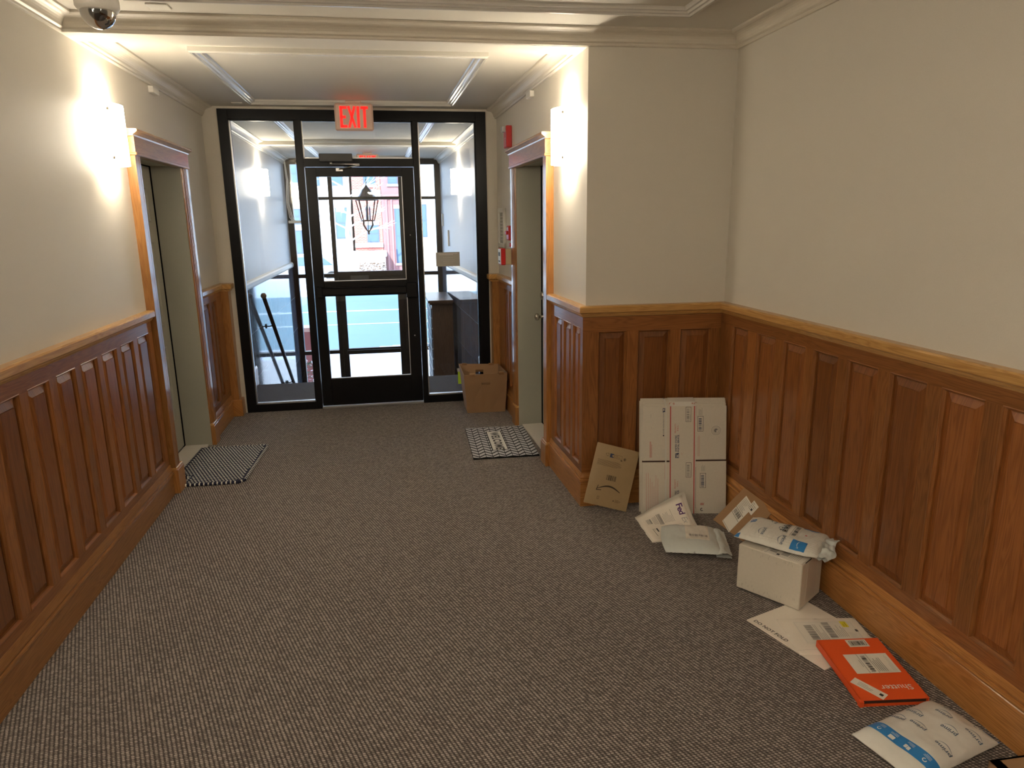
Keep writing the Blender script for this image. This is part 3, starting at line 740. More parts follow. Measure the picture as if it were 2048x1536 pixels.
# ------------------------------------------------------------------ wall sconces
def sconce(M, label):
    root = empty('wall_sconce', M=M, label=label, cat='wall light', group='frosted half round wall sconces')
    b = MB(); b.box((-.085, 0, -.125), (.085, .018, .125), WHITEP, ch=.002); b.build('back_plate', root)
    b = MB(); n = 20; a_, d_ = .118, .088; H = .145
    pts = [(a_*math.cos(math.pi*k/n), .014+d_*math.sin(math.pi*k/n)) for k in range(n+1)]
    pin = [(p[0]*.965, .014+(p[1]-.014)*.955) for p in pts]
    for k in range(n):
        p, q, r, s = pts[k], pts[k+1], pin[k+1], pin[k]
        b.face([(p[0], p[1], -H), (p[0], p[1], H), (q[0], q[1], H), (q[0], q[1], -H)], GLOW, smooth=True)
        b.face([(s[0], s[1], -H), (r[0], r[1], -H), (r[0], r[1], H), (s[0], s[1], H)], GLOW, smooth=True)
        for z in (-H, H): b.face([(p[0], p[1], z), (q[0], q[1], z), (r[0], r[1], z), (s[0], s[1], z)], GLOW)
    b.build('glass_shade', root)
    for sx in (-1, 1):
        for z in (-.115, .115):
            b = MB(); b.box((sx*.095-.008, .062, z-.008), (sx*.095+.008, .074, z+.008), STEEL, ch=.002); b.box((sx*.085-.004, .015, z-.004), (sx*.085+.004, .064, z+.004), STEEL); b.build('clip', root)
    li = bpy.data.lights.new('bulb', 'POINT'); li.energy = SCONCE_BULB; li.color = (1, .88, .70); li.shadow_soft_size = .018
    lo = bpy.data.objects.new('bulb', li); col.objects.link(lo); lo.parent = root; lo.location = (0, .052, 0)
def at(M, s, z): return M @ Matrix.Translation((s, 0, z))
sconce(at(LEFT, sl(4.0), 2.045), 'glowing wall sconce on the left wall just before the door')
sconce(at(NAR, sn(3.94), 2.045), 'glowing wall sconce on the right passage wall by the corner')
sconce(at(VL, YV-8.65, 2.06), 'glowing sconce on the left vestibule wall behind the glass')
sconce(at(VR, 8.65-YE-.12, 2.06), 'glowing sconce on the right vestibule wall behind the glass')
sconce(at(LEFT, sl(-.9), 2.045), 'added fill sconce, unseen on the left wall behind the viewer')  # added as fill for the near end, not seen
sconce(at(RIGHT, sr_(-.9), 2.045), 'added fill sconce, unseen on the right wall behind the viewer')  # second unseen fill lamp, pairs with the left one
sconce(at(LEFT, sl(1.15), 2.045), 'added fill sconce, out of view on the left wall beside the viewer')  # added out of view to brighten the right wall
root = empty('ceiling_fill_light', (-.35, -.5, CZ), label='added unseen round glass ceiling fill light behind the viewer', cat='ceiling fill light')  # invented lamp, put in to light the near end of the hall
b = MB(); b.lathe([(0, 0), (.17, 0), (.17, -.02), (0, -.02)], WHITEP, seg=28); b.build('rim', root)
b = MB(); b.lathe([(.16, -.02)]+[(.16*math.cos(a*math.pi/16), -.02-.07*math.sin(a*math.pi/16)) for a in range(1, 9)], FILLGLOW, seg=28); b.build('bowl', root)

# ------------------------------------------------------------------ ceiling fixtures
root = empty('dome_camera', (-.93, 2.8, CZ), label='white dome security camera hanging from the ceiling, top left', cat='security camera')
b = MB(); b.lathe([(0, 0), (.072, 0), (.072, -.012), (.066, -.016), (.066, -.15), (.069, -.16), (.069, -.185), (.060, -.198), (.050, -.200), (0, -.198)], WHITEP, seg=32); fixnormals(b.build('housing', root))
b = MB(); b.lathe([(.056*math.cos(a*math.pi/16), -.198-.056*math.sin(a*math.pi/16)) for a in range(9)], DOME, seg=32); b.build('clear_dome', root)
b = MB(); b.lathe([(.0, -.198), (.046, -.200)]+[(.046*math.cos(a*math.pi/16), -.203-.040*math.sin(a*math.pi/16)) for a in range(1, 9)], BLACK, seg=24); b.build('camera_module', root)
b = MB(); b.lathe([(0, 0), (.016, 0), (.016, .012), (.010, .014), (0, .010)], DGREY, M=Matrix.Translation((.022, -.02, -.225)) @ Matrix.Rotation(math.radians(125), 4, V((1, .6, 0)))); b.build('lens', root)
b = MB(); b.box((-.95, 3.42, CZ-.006), (-.865, 3.50, CZ), WHITEP, ch=.001); one('ceiling_plate', b, label='blank square cover plate on the ceiling beside the dome camera', cat='cover plate')
b = MB(); b.box((-1.12, 5.95, CZ-.006), (-1.04, 6.03, CZ), WHITEP, ch=.001); one('ceiling_plate', b, label='blank square cover plate on the ceiling by the left corner of the entrance', cat='cover plate')
b = MB(); b.box((-.06, .0, -.02), (.06, .03, .02), WHITEP, ch=.003); one('sensor_box', b, M=at(LEFT, sl(4.9), 2.41), label='small white box under the left crown moulding', cat='sensor')
b = MB(); b.box((-.06, .0, -.02), (.06, .03, .02), WHITEP, ch=.003); one('sensor_box', b, M=at(NAR, sn(4.83), 2.41), label='small white box under the right crown moulding', cat='sensor')

# ------------------------------------------------------------------ fire alarm group on the passage wall
root = empty('alarm_strobe', M=at(NAR, sn(5.56), 2.145), label='red fire alarm strobe high on the wall beyond the right door', cat='fire alarm')
b = MB(); b.box((-.055, 0, 0), (.055, .045, .16), REDP, ch=.005); b.build('housing', root)
b = MB(); b.box((-.04, .04, .115), (.04, .072, .158), plain('clear strobe lens', (.6, .6, .58), .2), ch=.008); b.build('lens', root)
pr = MB(); textmesh(pr, 'FIRE', .035, lambda x, y_: V((.0-y_+.005, .0458, .015+x)), WINK); pr.build('lettering', root)
root = empty('wall_panel', M=at(NAR, sn(5.92), 1.38), label='white framed glass panel on the wall right of the entrance', cat='panel')
b = MB()
for a in ((-.13, 0, -.095, .32), (.095, 0, .13, .32), (-.13, 0, .13, .035), (-.13, .285, .13, .32)): b.box((a[0], 0, a[1]), (a[2], .022, a[3]), WHITEP, ch=.003)
b.build('frame', root)
b = MB(); b.box((-.096, .004, .034), (.096, .008, .286), plain('grey panel glass', (.30, .30, .28), .1)); b.build('glass', root)
b = MB()
for i in range(8): b.box((-.07, .0085, .06+i*.027), (.07, .009, .064+i*.027), LINK)
b.build('printing', root)
root = empty('pull_station', M=at(NAR, sn(5.56), 1.445), label='small red fire alarm pull station beside the door casing', cat='fire alarm')
b = MB(); b.box((-.045, 0, 0), (.045, .035, .115), REDP, ch=.008); b.build('housing', root)
b = MB(); b.box((-.03, .034, .045), (.03, .052, .075), REDP, ch=.005); b.box((-.025, .034, .085), (.025, .037, .10), WINK); b.build('handle', root)
root = empty('alarm_box', M=at(NAR, sn(5.52), 1.262), label='red and white alarm unit on a deep beige back box', cat='fire alarm')
b = MB(); b.box((-.055, 0, 0), (.055, .072, .12), plain('beige back box', (.58, .48, .30), .5), ch=.002); b.build('back_box', root)
b = MB(); b.box((-.06, .072, -.004), (.06, .108, .125), REDP, ch=.004); b.build('housing', root)
b = MB(); b.box((-.05, .1082, .005), (.05, .112, .118), WINK); b.box((-.03, .112, .065), (.03, .113, .095), INK); b.box((-.03, .112, .02), (.03, .113, .03), INK); b.build('face_plate', root)
b = MB(); b.box((-.02, 0, 0), (.02, .02, .03), REDP, ch=.003); one('junction_box', b, M=at(NAR, sn(5.56), 1.395), label='tiny red junction box between the two alarm units', cat='junction box')

# ------------------------------------------------------------------ vestibule fittings
root = empty('handrail', (0, 0, 0), label='dark metal handrail on the left side of the vestibule stairs', cat='handrail')
hx = -1.315; p0 = V((hx, 7.69, .85)); p1 = V((hx-.01, 9.55, -.60))
b = MB(); b.tube([p0, p1], .021, BRONZE, 14); b.build('rail', root)
b = MB(); b.lathe([(0, -.032), (.018, -.027), (.029, -.012), (.031, 0), (.028, .014), (.016, .028), (0, .031)], plain('worn brass', (.35, .22, .12), .4, metal=.6), c=p0+V((0, 0, .01))); b.build('end_knob', root)
for t in (.22, .85):
    q = p0.lerp(p1, t); b = MB(); b.tube([q, q+V((-.0, 0, -.045)), q+V((-.04, 0, -.055)), V((lx(8)+.018, q.y, q.z-.05))], .007, BRONZE, 8)
    b.tube([V((lx(8)+.012, q.y, q.z-.05)), V((lx(8)+.024, q.y, q.z-.05))], .026, BRONZE, 12); b.build('bracket', root)
# letterbox cabinet
root = empty('mailbox_cabinet', (.535, 9.2, -1.33), label='brown wooden cabinet of letterboxes against the right vestibule wall', cat='mailbox cabinet')
b = MB(); b.box((.0, 0, 0), (.275, 1.05, 1.86), BROWNWOOD, 2); b.build('body', root)
b = MB(); b.box((-.05, -.05, 1.885), (.285, 1.1, 1.92), BROWNWOOD, 1, ch=.004); b.box((-.03, -.03, 1.86), (.28, 1.08, 1.886), BROWNWOOD, 1, ch=.004); b.build('top', root)
for i in range(11):
    for j in range(3):
        z = .30+i*.138; y0 = .06+j*.32
        b = MB(); b.box((-.012, y0, z), (0, y0+.30, z+.125), DGREY); b.box((-.018, y0, z+.118), (0, y0+.30, z+.127), ALU); d = b.build('letterbox_door', root)
for (M, s, z, hw, hh, lab) in ((VR, 9.95-YE-.12, 1.37, .05, .11, 'white intercom plate on the right vestibule wall'), (VR, 10.6-YE-.12, 1.62, .04, .09, 'white sensor on the right vestibule wall by the street door')):
    b = MB(); b.box((-hw, 0, -hh), (hw, .02, hh), WHITEP, ch=.004); one('wall_plate', b, M=at(M, s, z), label=lab, cat='wall plate')
b = MB()
for k in range(3):
    b.tube([(-1.385+k*.012, 10.72-.05*k, 2.45), (-1.37+k*.01, 10.70, 2.2), (-1.39+k*.014, 10.68, 1.9), (-1.36+k*.02, 10.66, 1.68), (-1.33+k*.02, 10.7, 1.63)], .006, WHITEP, 6)
one('cable', b, label='white cables hanging in the left corner by the street door', cat='cable')
b = MB(); b.box((-1.38, 10.62, 1.60), (-1.18, 10.68, 1.64), WHITEP, ch=.004); one('cable_trunking', b, label='short white cable trunking at the left edge of the street door screen', cat='trunking')

# ------------------------------------------------------------------ outer storefront
root = empty('window_2', (0, YV, 0), kind='structure', label='black metal framed outer glass screen at street level')
b = MB(); OY = YV
def ob(x0, x1, z0, z1, y0=YV, y1=YV+.1): b.box((x0, y0-OY, z0), (x1, y1-OY, z1), BLACK, ch=.002)
ob(-1.42, -1.33, -1.4, 2.50); ob(.745, .83, -1.4, 2.50); ob(-1.331, .746, 2.43, 2.51)
ob(-.815, -.755, -1.4, 2.431); ob(.205, .262, -1.4, 2.431)
for x0, x1 in ((-1.331, -.814), (-.756, .206), (.261, .746)): ob(x0, x1, 1.93, 1.972)
for x0, x1 in ((-1.331, -.814), (.261, .746)): ob(x0, x1, .80, .855); ob(x0, x1, -.37, -.315); ob(x0, x1, -1.4, -1.3)
ob(-.756, .206, .80, .88)
b.build('frame', root)
for (x0, x1) in ((-1.33, -.815), (.262, .745)):
    for z0, z1 in ((-1.3, -.37), (-.315, .80), (.855, 1.93), (1.972, 2.43)):
        b = MB(); b.box((x0, .045, z0), (x1, .051, z1), GLASS); b.build('pane', root)
for z0, z1 in ((.88, 1.93), (1.972, 2.43)):
    b = MB(); b.box((-.755, .045, z0), (.205, .051, z1), GLASS); b.build('pane', root)
root = empty('door_4', (-.755, YV, -1.33), kind='structure', label='black framed glass street door below the transom')
b = MB()
for a in ((.0, 0, .085, 2.13), (.875, 0, .96, 2.13), (.084, 2.05, .876, 2.13), (.084, .94, .876, 1.03), (.084, 0, .876, .2)): b.box((a[0], .02, a[1]), (a[2], .065, a[3]), BLACK, ch=.002)
b.build('door_frame', root)
for z0, z1 in ((.2, .94), (1.03, 2.05)):
    b = MB(); b.box((.085, .04, z0), (.875, .046, z1), GLASS); b.build('pane', root)
b = MB(); b.box((.06, -.05, .95), (.88, -.01, 1.01), BLACK, ch=.006); b.build('push_bar', root)
b = MB(); b.box((.18, -.05, 2.09), (.45, .02, 2.15), DGREY, ch=.004); b.build('door_closer', root)

# ------------------------------------------------------------------ door mats
root = empty('door_mat', (0, 0, 0), label='grey chevron doormat reading WELCOME before the right door', cat='doormat')
MR = frame((.505, 4.505, .004), (1, -.03, 0), (.06, 1, 0))     # local x towards the door, y away from the camera
root.matrix_world = MR
MW, MLn = .462, .735
b = MB(); b.box((0, 0, -.003), (MW, MLn, .004), MATBLK, ch=.002); b.build('backing', root)
b = MB(); ncol = 10; cw = MW/ncol; pitch = .060; th = .041
for c_ in range(ncol):
    x0, x1 = c_*cw+.002, (c_+1)*cw-.002; s_ = 1 if c_ % 2 else -1; rise = .046*s_
    k = -2
    while k*pitch < MLn+.1:
        ya = k*pitch; k += 1
        P = [(x0, ya-rise/2), (x1, ya+rise/2), (x1, ya+rise/2+th), (x0, ya-rise/2+th)]
        # clip to the mat
        P = [(x, min(MLn-.006, max(.006, y_))) for x, y_ in P]
        if max(p[1] for p in P)-min(p[1] for p in P) < .012: continue
        b.face([(x, y_, .0052) for x, y_ in P], MATGRY)
b.build('chevron_pattern', root, merge=False)
b = MB(); b.box((.150, .155, .004), (.268, .605, .0058), MATBLK); b.box((.156, .161, .0058), (.262, .599, .0066), MATWHT); b.build('centre_panel', root)
b = MB(); textmesh(b, 'WELCOME', .082, lambda x, y_: V((.182+y_, .575-x*.93, .0072)), INK, bold=.0035, spacing=1.18); b.build('lettering', root, merge=False)

root = empty('door_mat', (0, 0, 0), label='navy and white braided rope doormat before the left door', cat='doormat')
MLF = frame((-1.425, 4.535, .006), (1, -.02, 0), (.0, 1, 0)); root.matrix_world = MLF
b = MB(); poly = [(0, 0), (.092, 0), (.092, -.145), (.415, -.150), (.452, -.115), (.470, .56), (.455, .60), (.0, .605)]
# the mat turns up against the casing, so its outline follows the reveal
b.prism([(x, y_) for x, y_ in poly], NAVY, lambda x, y_: (x, y_, -.005), lambda x, y_: (x, y_, .011)); b.build('woven_body', root)
def inside(x, y_):
    c = False; n_ = len(poly)
    for i in range(n_):
        (xa, ya), (xb, yb) = poly[i], poly[(i+1) % n_]
        if (ya > y_) != (yb > y_) and x < (xb-xa)*(y_-ya)/(yb-ya)+xa: c = not c
    return c
b = MB()
for i in range(-2, 40):
    for j in range(-9, 32):
        x = i*.0205 + (j % 2)*.0102; y_ = j*.0215
        if all(inside(x+dx, y_+dy) for dx in (-.016, .016) for dy in (-.012, .012)):
            b.box((x-.0056, y_-.0034, .009), (x+.0056, y_+.0034, .0130), YARN, ch=.001)
b.build('white_yarn', root)
b = MB()
for i in range(len(poly)):
    p, q = V((*poly[i], 0)), V((*poly[(i+1) % len(poly)], 0)); L = (q-p).length
    n_ = max(1, int(L/.026)); d = (q-p).normalized()
    for k in range(n_):
        c = p + d*(k+.5)*L/n_
        b.tube([c-d*.004+V((0, 0, .004)), c+d*.004+V((0, 0, .004))], .0095, YARN, 8)
    b.tube([p+V((0, 0, .003)), q+V((0, 0, .003))], .0085, NAVY, 8)
b.build('braided_edge', root)

# ------------------------------------------------------------------ open cardboard tub
root = empty('cardboard_tub', (0, 0, 0), label='open brown cardboard tub with hand holes beside the entrance', cat='cardboard box')
Bt = [V((.600, 5.705, 0)), V((.925, 5.690, 0)), V((.922, 5.985, 0)), V((.603, 5.99, 0))]
Tp = [V((.566, 5.600, .352)), V((.940, 5.635, .352)), V((.925, 6.022, .352)), V((.575, 6.105, .352))]
cen = sum(Bt+Tp, V())/8
def wall_(i, hole, b):
    j = (i+1) % 4; A, B_, C, D = Bt[i], Bt[j], Tp[j], Tp[i]
    nrm = (B_-A).cross(D-A).normalized()
    if nrm.dot(cen-A) > 0: nrm = -nrm
    def q(u, v, k=0): return (A*(1-u)+B_*u)*(1-v) + (D*(1-u)+C*u)*v - nrm*k
    us = [0, .40, .60, 1] if hole else [0, 1]; vs = [0, .735, .80, 1] if hole else [0, 1]
    for a in range(len(us)-1):
        for c in range(len(vs)-1):
            if hole and a == 1 and c == 1: continue
            P = [(us[a], vs[c]), (us[a+1], vs[c]), (us[a+1], vs[c+1]), (us[a], vs[c+1])]
            b.face([q(*p) for p in P], CARD); b.face([q(*p, .006) for p in P][::-1], CARD)
    P = [(0, 1), (1, 1)]; b.face([q(0, 1), q(1, 1), q(1, 1, .006), q(0, 1, .006)], CARD)
    if hole:
        H = [(us[1], vs[1]), (us[2], vs[1]), (us[2], vs[2]), (us[1], vs[2])]
        for k in range(4):
            p, r = H[k], H[(k+1) % 4]; b.face([q(*p), q(*r), q(*r, .006), q(*p, .006)], CARDD)
    return q
for i in range(4):
    b = MB(); q = wall_(i, i in (0, 2), b); b.build('side_panel', root)
    if i == 2:
        b = MB(); P = [(.40, .80), (.60, .80), (.60, .86), (.40, .86)]; b.face([q(*p, .02 if p[1] > .81 else .007) for p in P], CARDD); b.build('handle_flap', root)
    if i in (0, 2):
        for a in (.13, .80):
            b = MB(); P = [q(a, 1.0, -.002), q(a+.12, 1.0, -.002), q(a+.12, 1.0, .012), q(a, 1.0, .012)]
            b.face([p+V((0, 0, .007)) for p in P], CARD)
            for k in range(4): b.face([P[k]-V((0, 0, .012)), P[(k+1) % 4]-V((0, 0, .012)), P[(k+1) % 4]+V((0, 0, .007)), P[k]+V((0, 0, .007))], CARDD)
            b.build('locking_tab', root)
b = MB(); b.face([p+V((0, 0, .004)) for p in Bt], CARD); b.face([p+V((0, 0, .0)) for p in Bt][::-1], CARD); b.build('bottom', root)

# ------------------------------------------------------------------ parcels
def sheet(b, L, W, t, mat, pos=None, edge=None, n=1):
    pos = pos or (lambda u, v, k: V((u, v, k)))
    for i in range(n):
        for j in range(n):
            P = [(L*i/n, W*j/n), (L*(i+1)/n, W*j/n), (L*(i+1)/n, W*(j+1)/n), (L*i/n, W*(j+1)/n)]
            b.face([pos(*p, t) for p in P], mat, smooth=n > 1); b.face([pos(*p, 0) for p in P][::-1], mat, smooth=n > 1)
    for k in range(n):
        for (p, q) in (((L*k/n, 0), (L*(k+1)/n, 0)), ((L, W*k/n), (L, W*(k+1)/n)), ((L*(n-k)/n, W), (L*(n-k-1)/n, W)), ((0, W*(n-k)/n), (0, W*(n-k-1)/n))):
            b.face([pos(*p, 0), pos(*q, 0), pos(*q, t), pos(*p, t)], edge or mat)

# gold padded mailer leaning on the return wall
M = frame((.997, 3.479, .073), (.245, -.019, -.073), (.092, .082, .32))
root = empty('mailing_envelope', M=M, label='gold kraft mailer with curved arrow leaning against the corner post', cat='envelope')
def hg(u, v): return .0075*max(0, 1-abs(2*u/.252-1)**4)*max(0, 1-abs(2*v/.343-1)**4) + .0012*noise.noise(V((u*18, v*18, 3)))+.0015
b = MB(); b.grid(lambda s, t: (.252*s, .343*t, hg(.252*s, .343*t)), 24, 30, KRAFT); b.grid(lambda s, t: (.252*(1-s), .343*t, -.0005), 2, 2, KRAFT)
for (p, q) in (((0, 0), (.252, 0)), ((.252, 0), (.252, .343)), ((.252, .343), (0, .343)), ((0, .343), (0, 0))):
    b.face([(p[0], p[1], -.0005), (q[0], q[1], -.0005), (q[0], q[1], .0022), (p[0], p[1], .0022)], KRAFT)
b.build('mailer_body', root)
p = Print(hg, .0008)
for k in range(3): p.arc(.071, .289, .007, .009, 2.1*k, 2.1*k+1.5, KINK, 4)
p.rect(.086, .276, .108, .298, BINK); p.arc(.104, .287, 0, .006, 0, 6.28, KRAFT, 8, k=.0006)
p.outline(.110, .276, .158, .296, .001, KINK); p.lines(.112, .279, .150, .294, 2, KINK, .0012); p.rect(.152, .268, .162, .273, KINK)
p.arc(.175, .281, .006, .008, 0, 6.28, KINK, 10); p.rect(.172, .277, .178, .285, KINK)
p.lines(.022, .222, .180, .256, 6, KINK, .0013, frac=.75, seed=3)
p.barcode(.094, .149, .150, .178, KINK, n=22, seed=4)
p.smile(.123, .094, .132, KINK, rot=math.pi, bow=1.0)
p.outline(.067, .035, .078, .052, .0015, KINK); p.lines(.172, .036, .210, .052, 4, KINK, .0011); p.rect(.160, .040, .166, .046, KINK)
p.build(root)

# bundle of flattened postage boxes
xu, yu = V((.457, -.083, 0)), V((-.008, .095, .594)); M = frame((1.315, 3.411, 0.001), xu, yu)
root = empty('flat_box_bundle', M=M, label='strapped bundle of flattened white cardboard boxes leaning in the corner', cat='flattened boxes')
r = random.Random(5)
for k in range(9):
    z1 = -.0065*k-.005 - .0; dx = r.uniform(-.010, .004) if k > 1 else -.004; dy = .004*k*.9 if k > 2 else r.uniform(0, .003)
    lo_y = .0 if k == 0 else .002
    b = MB(); b.box((dx if k else 0, lo_y+dy*.2, z1-.0050), (.462+dx+(.006 if k > 4 else 0), .604+dy+(.008 if k > 0 else 0), z1), WCARD, ch=.001)
    if k: b.box((dx+.002, .006, z1-.0062), (.458+dx, .60+dy, z1-.0051), CARD)
    b.build('flattened_box', root)
b = MB()   # front sheet: centre strip with four flaps
def fl(x0, y0, x1, y1): b.box((x0, y0, -.0045), (x1, y1, .0), WCARD, ch=.0008)
fl(.152, .0, .295, .602); fl(0, .0, .1515, .291); fl(0.002, .300, .1515, .600); fl(.2955, .0, .464, .294); fl(.2955, .303, .462, .602)
front = b.build('front_box', root)
b = MB(); b.box((.0, .290, -.0048), (.152, .301, -.0046), CARDSHADE); b.box((.295, .293, -.0048), (.462, .304, -.0046), CARDSHADE); b.build('slot_shade', root)  # dark strips under the slots stand for shade in their depth
p = Print(None, .0004)
for x0, x1, y0, y1 in ((.1525, .1575, .02, .602), (.2835, .2885, .0, .602)): p.rect(x0, y0, x1, y1, RINK)
def bc(x0, x1, y0, y1, s_, m_=GINK):
    p.outline(x0, y0, x1, y1, .0018, INK); p.barcode(x0+.006, y0+.006, x1-.010, y1-.008, m_, vertical=True, n=30, seed=s_); p.lines(x1-.008, y0+.008, x1-.002, y1-.02, 1, GINK, .001, vertical=True)
bc(.238, .268, .515, .597, 1); bc(.241, .271, .205, .288, 2); bc(.304, .336, .461, .546, 3, BINK); bc(.319, .352, .145, .228, 4, BINK)
for r0, r1 in ((.0235, .025), (.016, .0172)): p.arc(.405, .465, r0, r1, 0, 6.283, GINK, 24)
p.arc(.405, .465, 0, .011, .3, 5.0, GINK, 12)
up90 = math.pi/2
def eagle(u, v, s_, rot):
    cr, sr = math.cos(rot), math.sin(rot)
    q = lambda x, y_: p.P(u+(x*cr-y_*sr)*s_, v+(x*sr+y_*cr)*s_, .0003)
    p.mb.face([q(0, 0), q(1.35, 0), q(1.15, .9), q(0, .9)], BINK)
    p.mb.face([q(.1, .12)+V((0, 0, .0002)), q(1.0, .12)+V((0, 0, .0002)), q(.7, .42)+V((0, 0, .0002)), q(.28, .38)+V((0, 0, .0002))], WCARD)
    p.mb.face([q(.1, .5)+V((0, 0, .0002)), q(.9, .62)+V((0, 0, .0002)), q(1.05, .75)+V((0, 0, .0002)), q(.1, .62)+V((0, 0, .0002))], WCARD)
for y0 in (.314, .004):
    eagle(.202, y0, .022, up90)
    p.text('UNITED STATES', .190, y0+.034, .0125, BINK, up90, bold=.0004); p.text('POSTAL SERVICE.', .203, y0+.034, .0125, BINK, up90, bold=.0004)
    p.rect(.178, y0+.125, .204, y0+.1262, INK)
for y0 in (.452, .142):
    p.text('PRIORITY', .186, y0, .0115, RINK, up90, spacing=1.1); p.text('MAIL', .199, y0+.012, .0115, RINK, up90, spacing=1.4)
p.lines(.215, .33, .223, .345, 3, PINK, .0014)
eagle(.112, .592, .018, -up90); p.text('UNITED STATES POSTAL SERVICE', .114, .566, .0078, BINK, -up90)
p.rect(.114, .436, .120, .444, INK)
p.lines(.040, .318, .054, .408, 3, RINK, .0016, vertical=True, frac=.8, seed=2)
p.lines(.018, .019, .092, .250, 7, RINK, .0011, vertical=True, frac=.6, seed=6)
p.lines(.122, .194, .130, .280, 1, RINK, .0018, vertical=True, frac=1)
p.lines(.106, .318, .126, .365, 3, LINK, .0011, vertical=True, frac=.7)
p.lines(.308, .550, .330, .593, 4, GINK, .0013, vertical=True, frac=.7, seed=9); p.lines(.325, .238, .347, .276, 4, GINK, .0013, vertical=True, frac=.7, seed=8)
p.lines(.304, .322, .318, .452, 3, PINK, .0013, vertical=True, frac=.8, seed=3)
p.rect(.2945, .03, .2958, .262, INK); p.rect(.322, .048, .342, .060, PINK); p.arc(.331, .024, .005, .009, 1.2, 5.6, INK, 10)
p.lines(.30-.015, .02, .30-.010, .07, 1, PINK, .001, vertical=True)
p.lines(.045, .54, .050, .575, 1, GINK, .001, vertical=True); p.lines(.047, .48, .053, .492, 1, GINK, .001, vertical=True)
p.build(front)
b = MB(); H0, D0 = .642, -.062      # packing tape and strap going over the top
b.face([(.150, .602, .0008), (.290, .602, .0008), (.292, .625, -.012), (.148, .625, -.012)], CLEAR); b.face([(.148, .625, -.012), (.292, .625, -.012), (.292, .644, -.058), (.148, .644, -.058)], CLEAR)
for i in range(26):
    x = .146+r.random()*.15; 
    if .175 < x < .262: continue
    b.face([(x, .604+r.random()*.016, .0016-.01*r.random()), (x+.007, .610+r.random()*.012, -.002), (x+.005, .622, -.008)], PINK)
b.build('packing_tape', root, merge=False)
b = MB(); b.box((.126, .0, .0012), (.134, .606, .002), CLEAR); b.face([(.126, .606, .002), (.134, .606, .002), (.130, .640, -.03), (.122, .640, -.03)], CLEAR); b.face([(.122, .640, -.03), (.130, .640, -.03), (.130, .642, -.062), (.122, .642, -.062)], CLEAR); b.build('strap', root)

# two courier envelopes propped on the bundle
A_, B_, D_, C_ = V((1.261, 3.367, .004)), V((1.505, 3.325, .135)), V((1.255, 3.071, .004)), V((1.520, 3.050, .008))
def bil(u, v, k=0, L=.275, W=.298, o=V((0, 0, 0))):
    s, t = u/L, v/W; p_ = (D_*(1-s)+C_*s)*(1-t) + (A_*(1-s)+B_*s)*t; p_.z = .004+.131*s*max(0, t)**2.4
    return p_ + o + V((-.3, .1, 1)).normalized()*(k + .0045*math.sin(3.0*s*t+1)*s + .0015*noise.noise(V((s*4, t*4, 1)))) - V((0, 0, .0))
class WarpPrint(Print):
    def P(s, u, v, k=0): return bil(u, v, s.e+.0025+k)
root = empty('envelope', (0, 0, 0), label='plain white envelope lying under the courier envelope with purple lettering', cat='envelope')
b = MB(); sheet(b, .305, .312, .002, PAPER, lambda u, v, k: bil(u-.012, v-.0, k-.0055) if True else None, n=10); b.build('envelope_body', root)
root = empty('envelope', (0, 0, 0), label='white courier envelope with purple lettering propped on the flattened boxes', cat='envelope')
b = MB(); sheet(b, .275, .298, .0025, PAPERW, bil, n=12); b.build('envelope_body', root)
p = WarpPrint(None, .0006); p.res = .02
p.text('Fed', .228, .270, .047, PURP, -up90, bold=.0010, spacing=.88); p.text('Ex', .228, .193, .047, LINK, -up90, spacing=.88)
p.rect(.236, .062, .2385, .124, INK)
p.barcode(.100, .165, .124, .248, GINK, vertical=False, n=30, seed=3); p.barcode(.036, .185, .062, .230, GINK, n=16, seed=5)
p.lines(.130, .175, .190, .262, 8, GINK, .0014, vertical=True, frac=.5, seed=3); p.lines(.070, .175, .096, .245, 4, GINK, .0015, vertical=True, frac=.6, seed=5)
p.rect(.041, .055, .0435, .135, INK); p.rect(.060, .10, .068, .137, INK); p.rect(.05, .115, .0515, .137, INK); p.rect(.112, .104, .124, .113, INK); p.outline(.160, .085, .215, .150, .0015, LINK); p.lines(.170, .09, .208, .14, 5, LINK, .002, vertical=True)
p.build(root)

# polythene mailer
M = frame((1.247, 2.905, .016), (.25, -.08, 0), (.11, .27, 0))
root = empty('polythene_mailer', M=M, label='pale grey polythene mailer with white address label lying on the envelopes', cat='mailer')
PL, PW = .268, .285
def edgef(t, p_=6): return max(0.0, 1-abs(2*t-1)**p_)
def hp(u, v):
    s, t = u/PL, v/PW; e = (edgef(s, 5)*edgef(t, 4))**.55
    return .014 + .034*e + .0035*noise.noise(V((u*22, v*22, 1)))*e + .0018*noise.noise(V((u*60, v*26, 4))) + .010*max(0, t-.6)
b = MB(); b.grid(lambda s, t: (PL*s-.012*math.sin(math.pi*t)*(1 if s < .02 else 0), PW*t, hp(PL*s, PW*t)), 34, 34, POLY)
b.grid(lambda s, t: (PL*(1-s)*.97+.004, PW*t*.97+.004, .014-.016*edgef(s, 4)*edgef(t, 4)), 14, 14, POLY)
def rim(fn, nseg=30):
    for a in range(4):
        for i in range(nseg):
            def c(t): return ((t, 0), (1, t), (1-t, 1), (0, 1-t))[a]
            (s0, t0), (s1, t1) = c(i/nseg), c((i+1)/nseg); yield (s0, t0, s1, t1)
for s0, t0, s1, t1 in rim(None):
    b.face([(PL*s0*.97+.004, PW*t0*.97+.004, .014), (PL*s1*.97+.004, PW*t1*.97+.004, .014), (PL*s1, PW*t1, hp(PL*s1, PW*t1)), (PL*s0, PW*t0, hp(PL*s0, PW*t0))], POLY, smooth=True)
b.build('mailer_body', root)
b = MB()    # folded end at the right
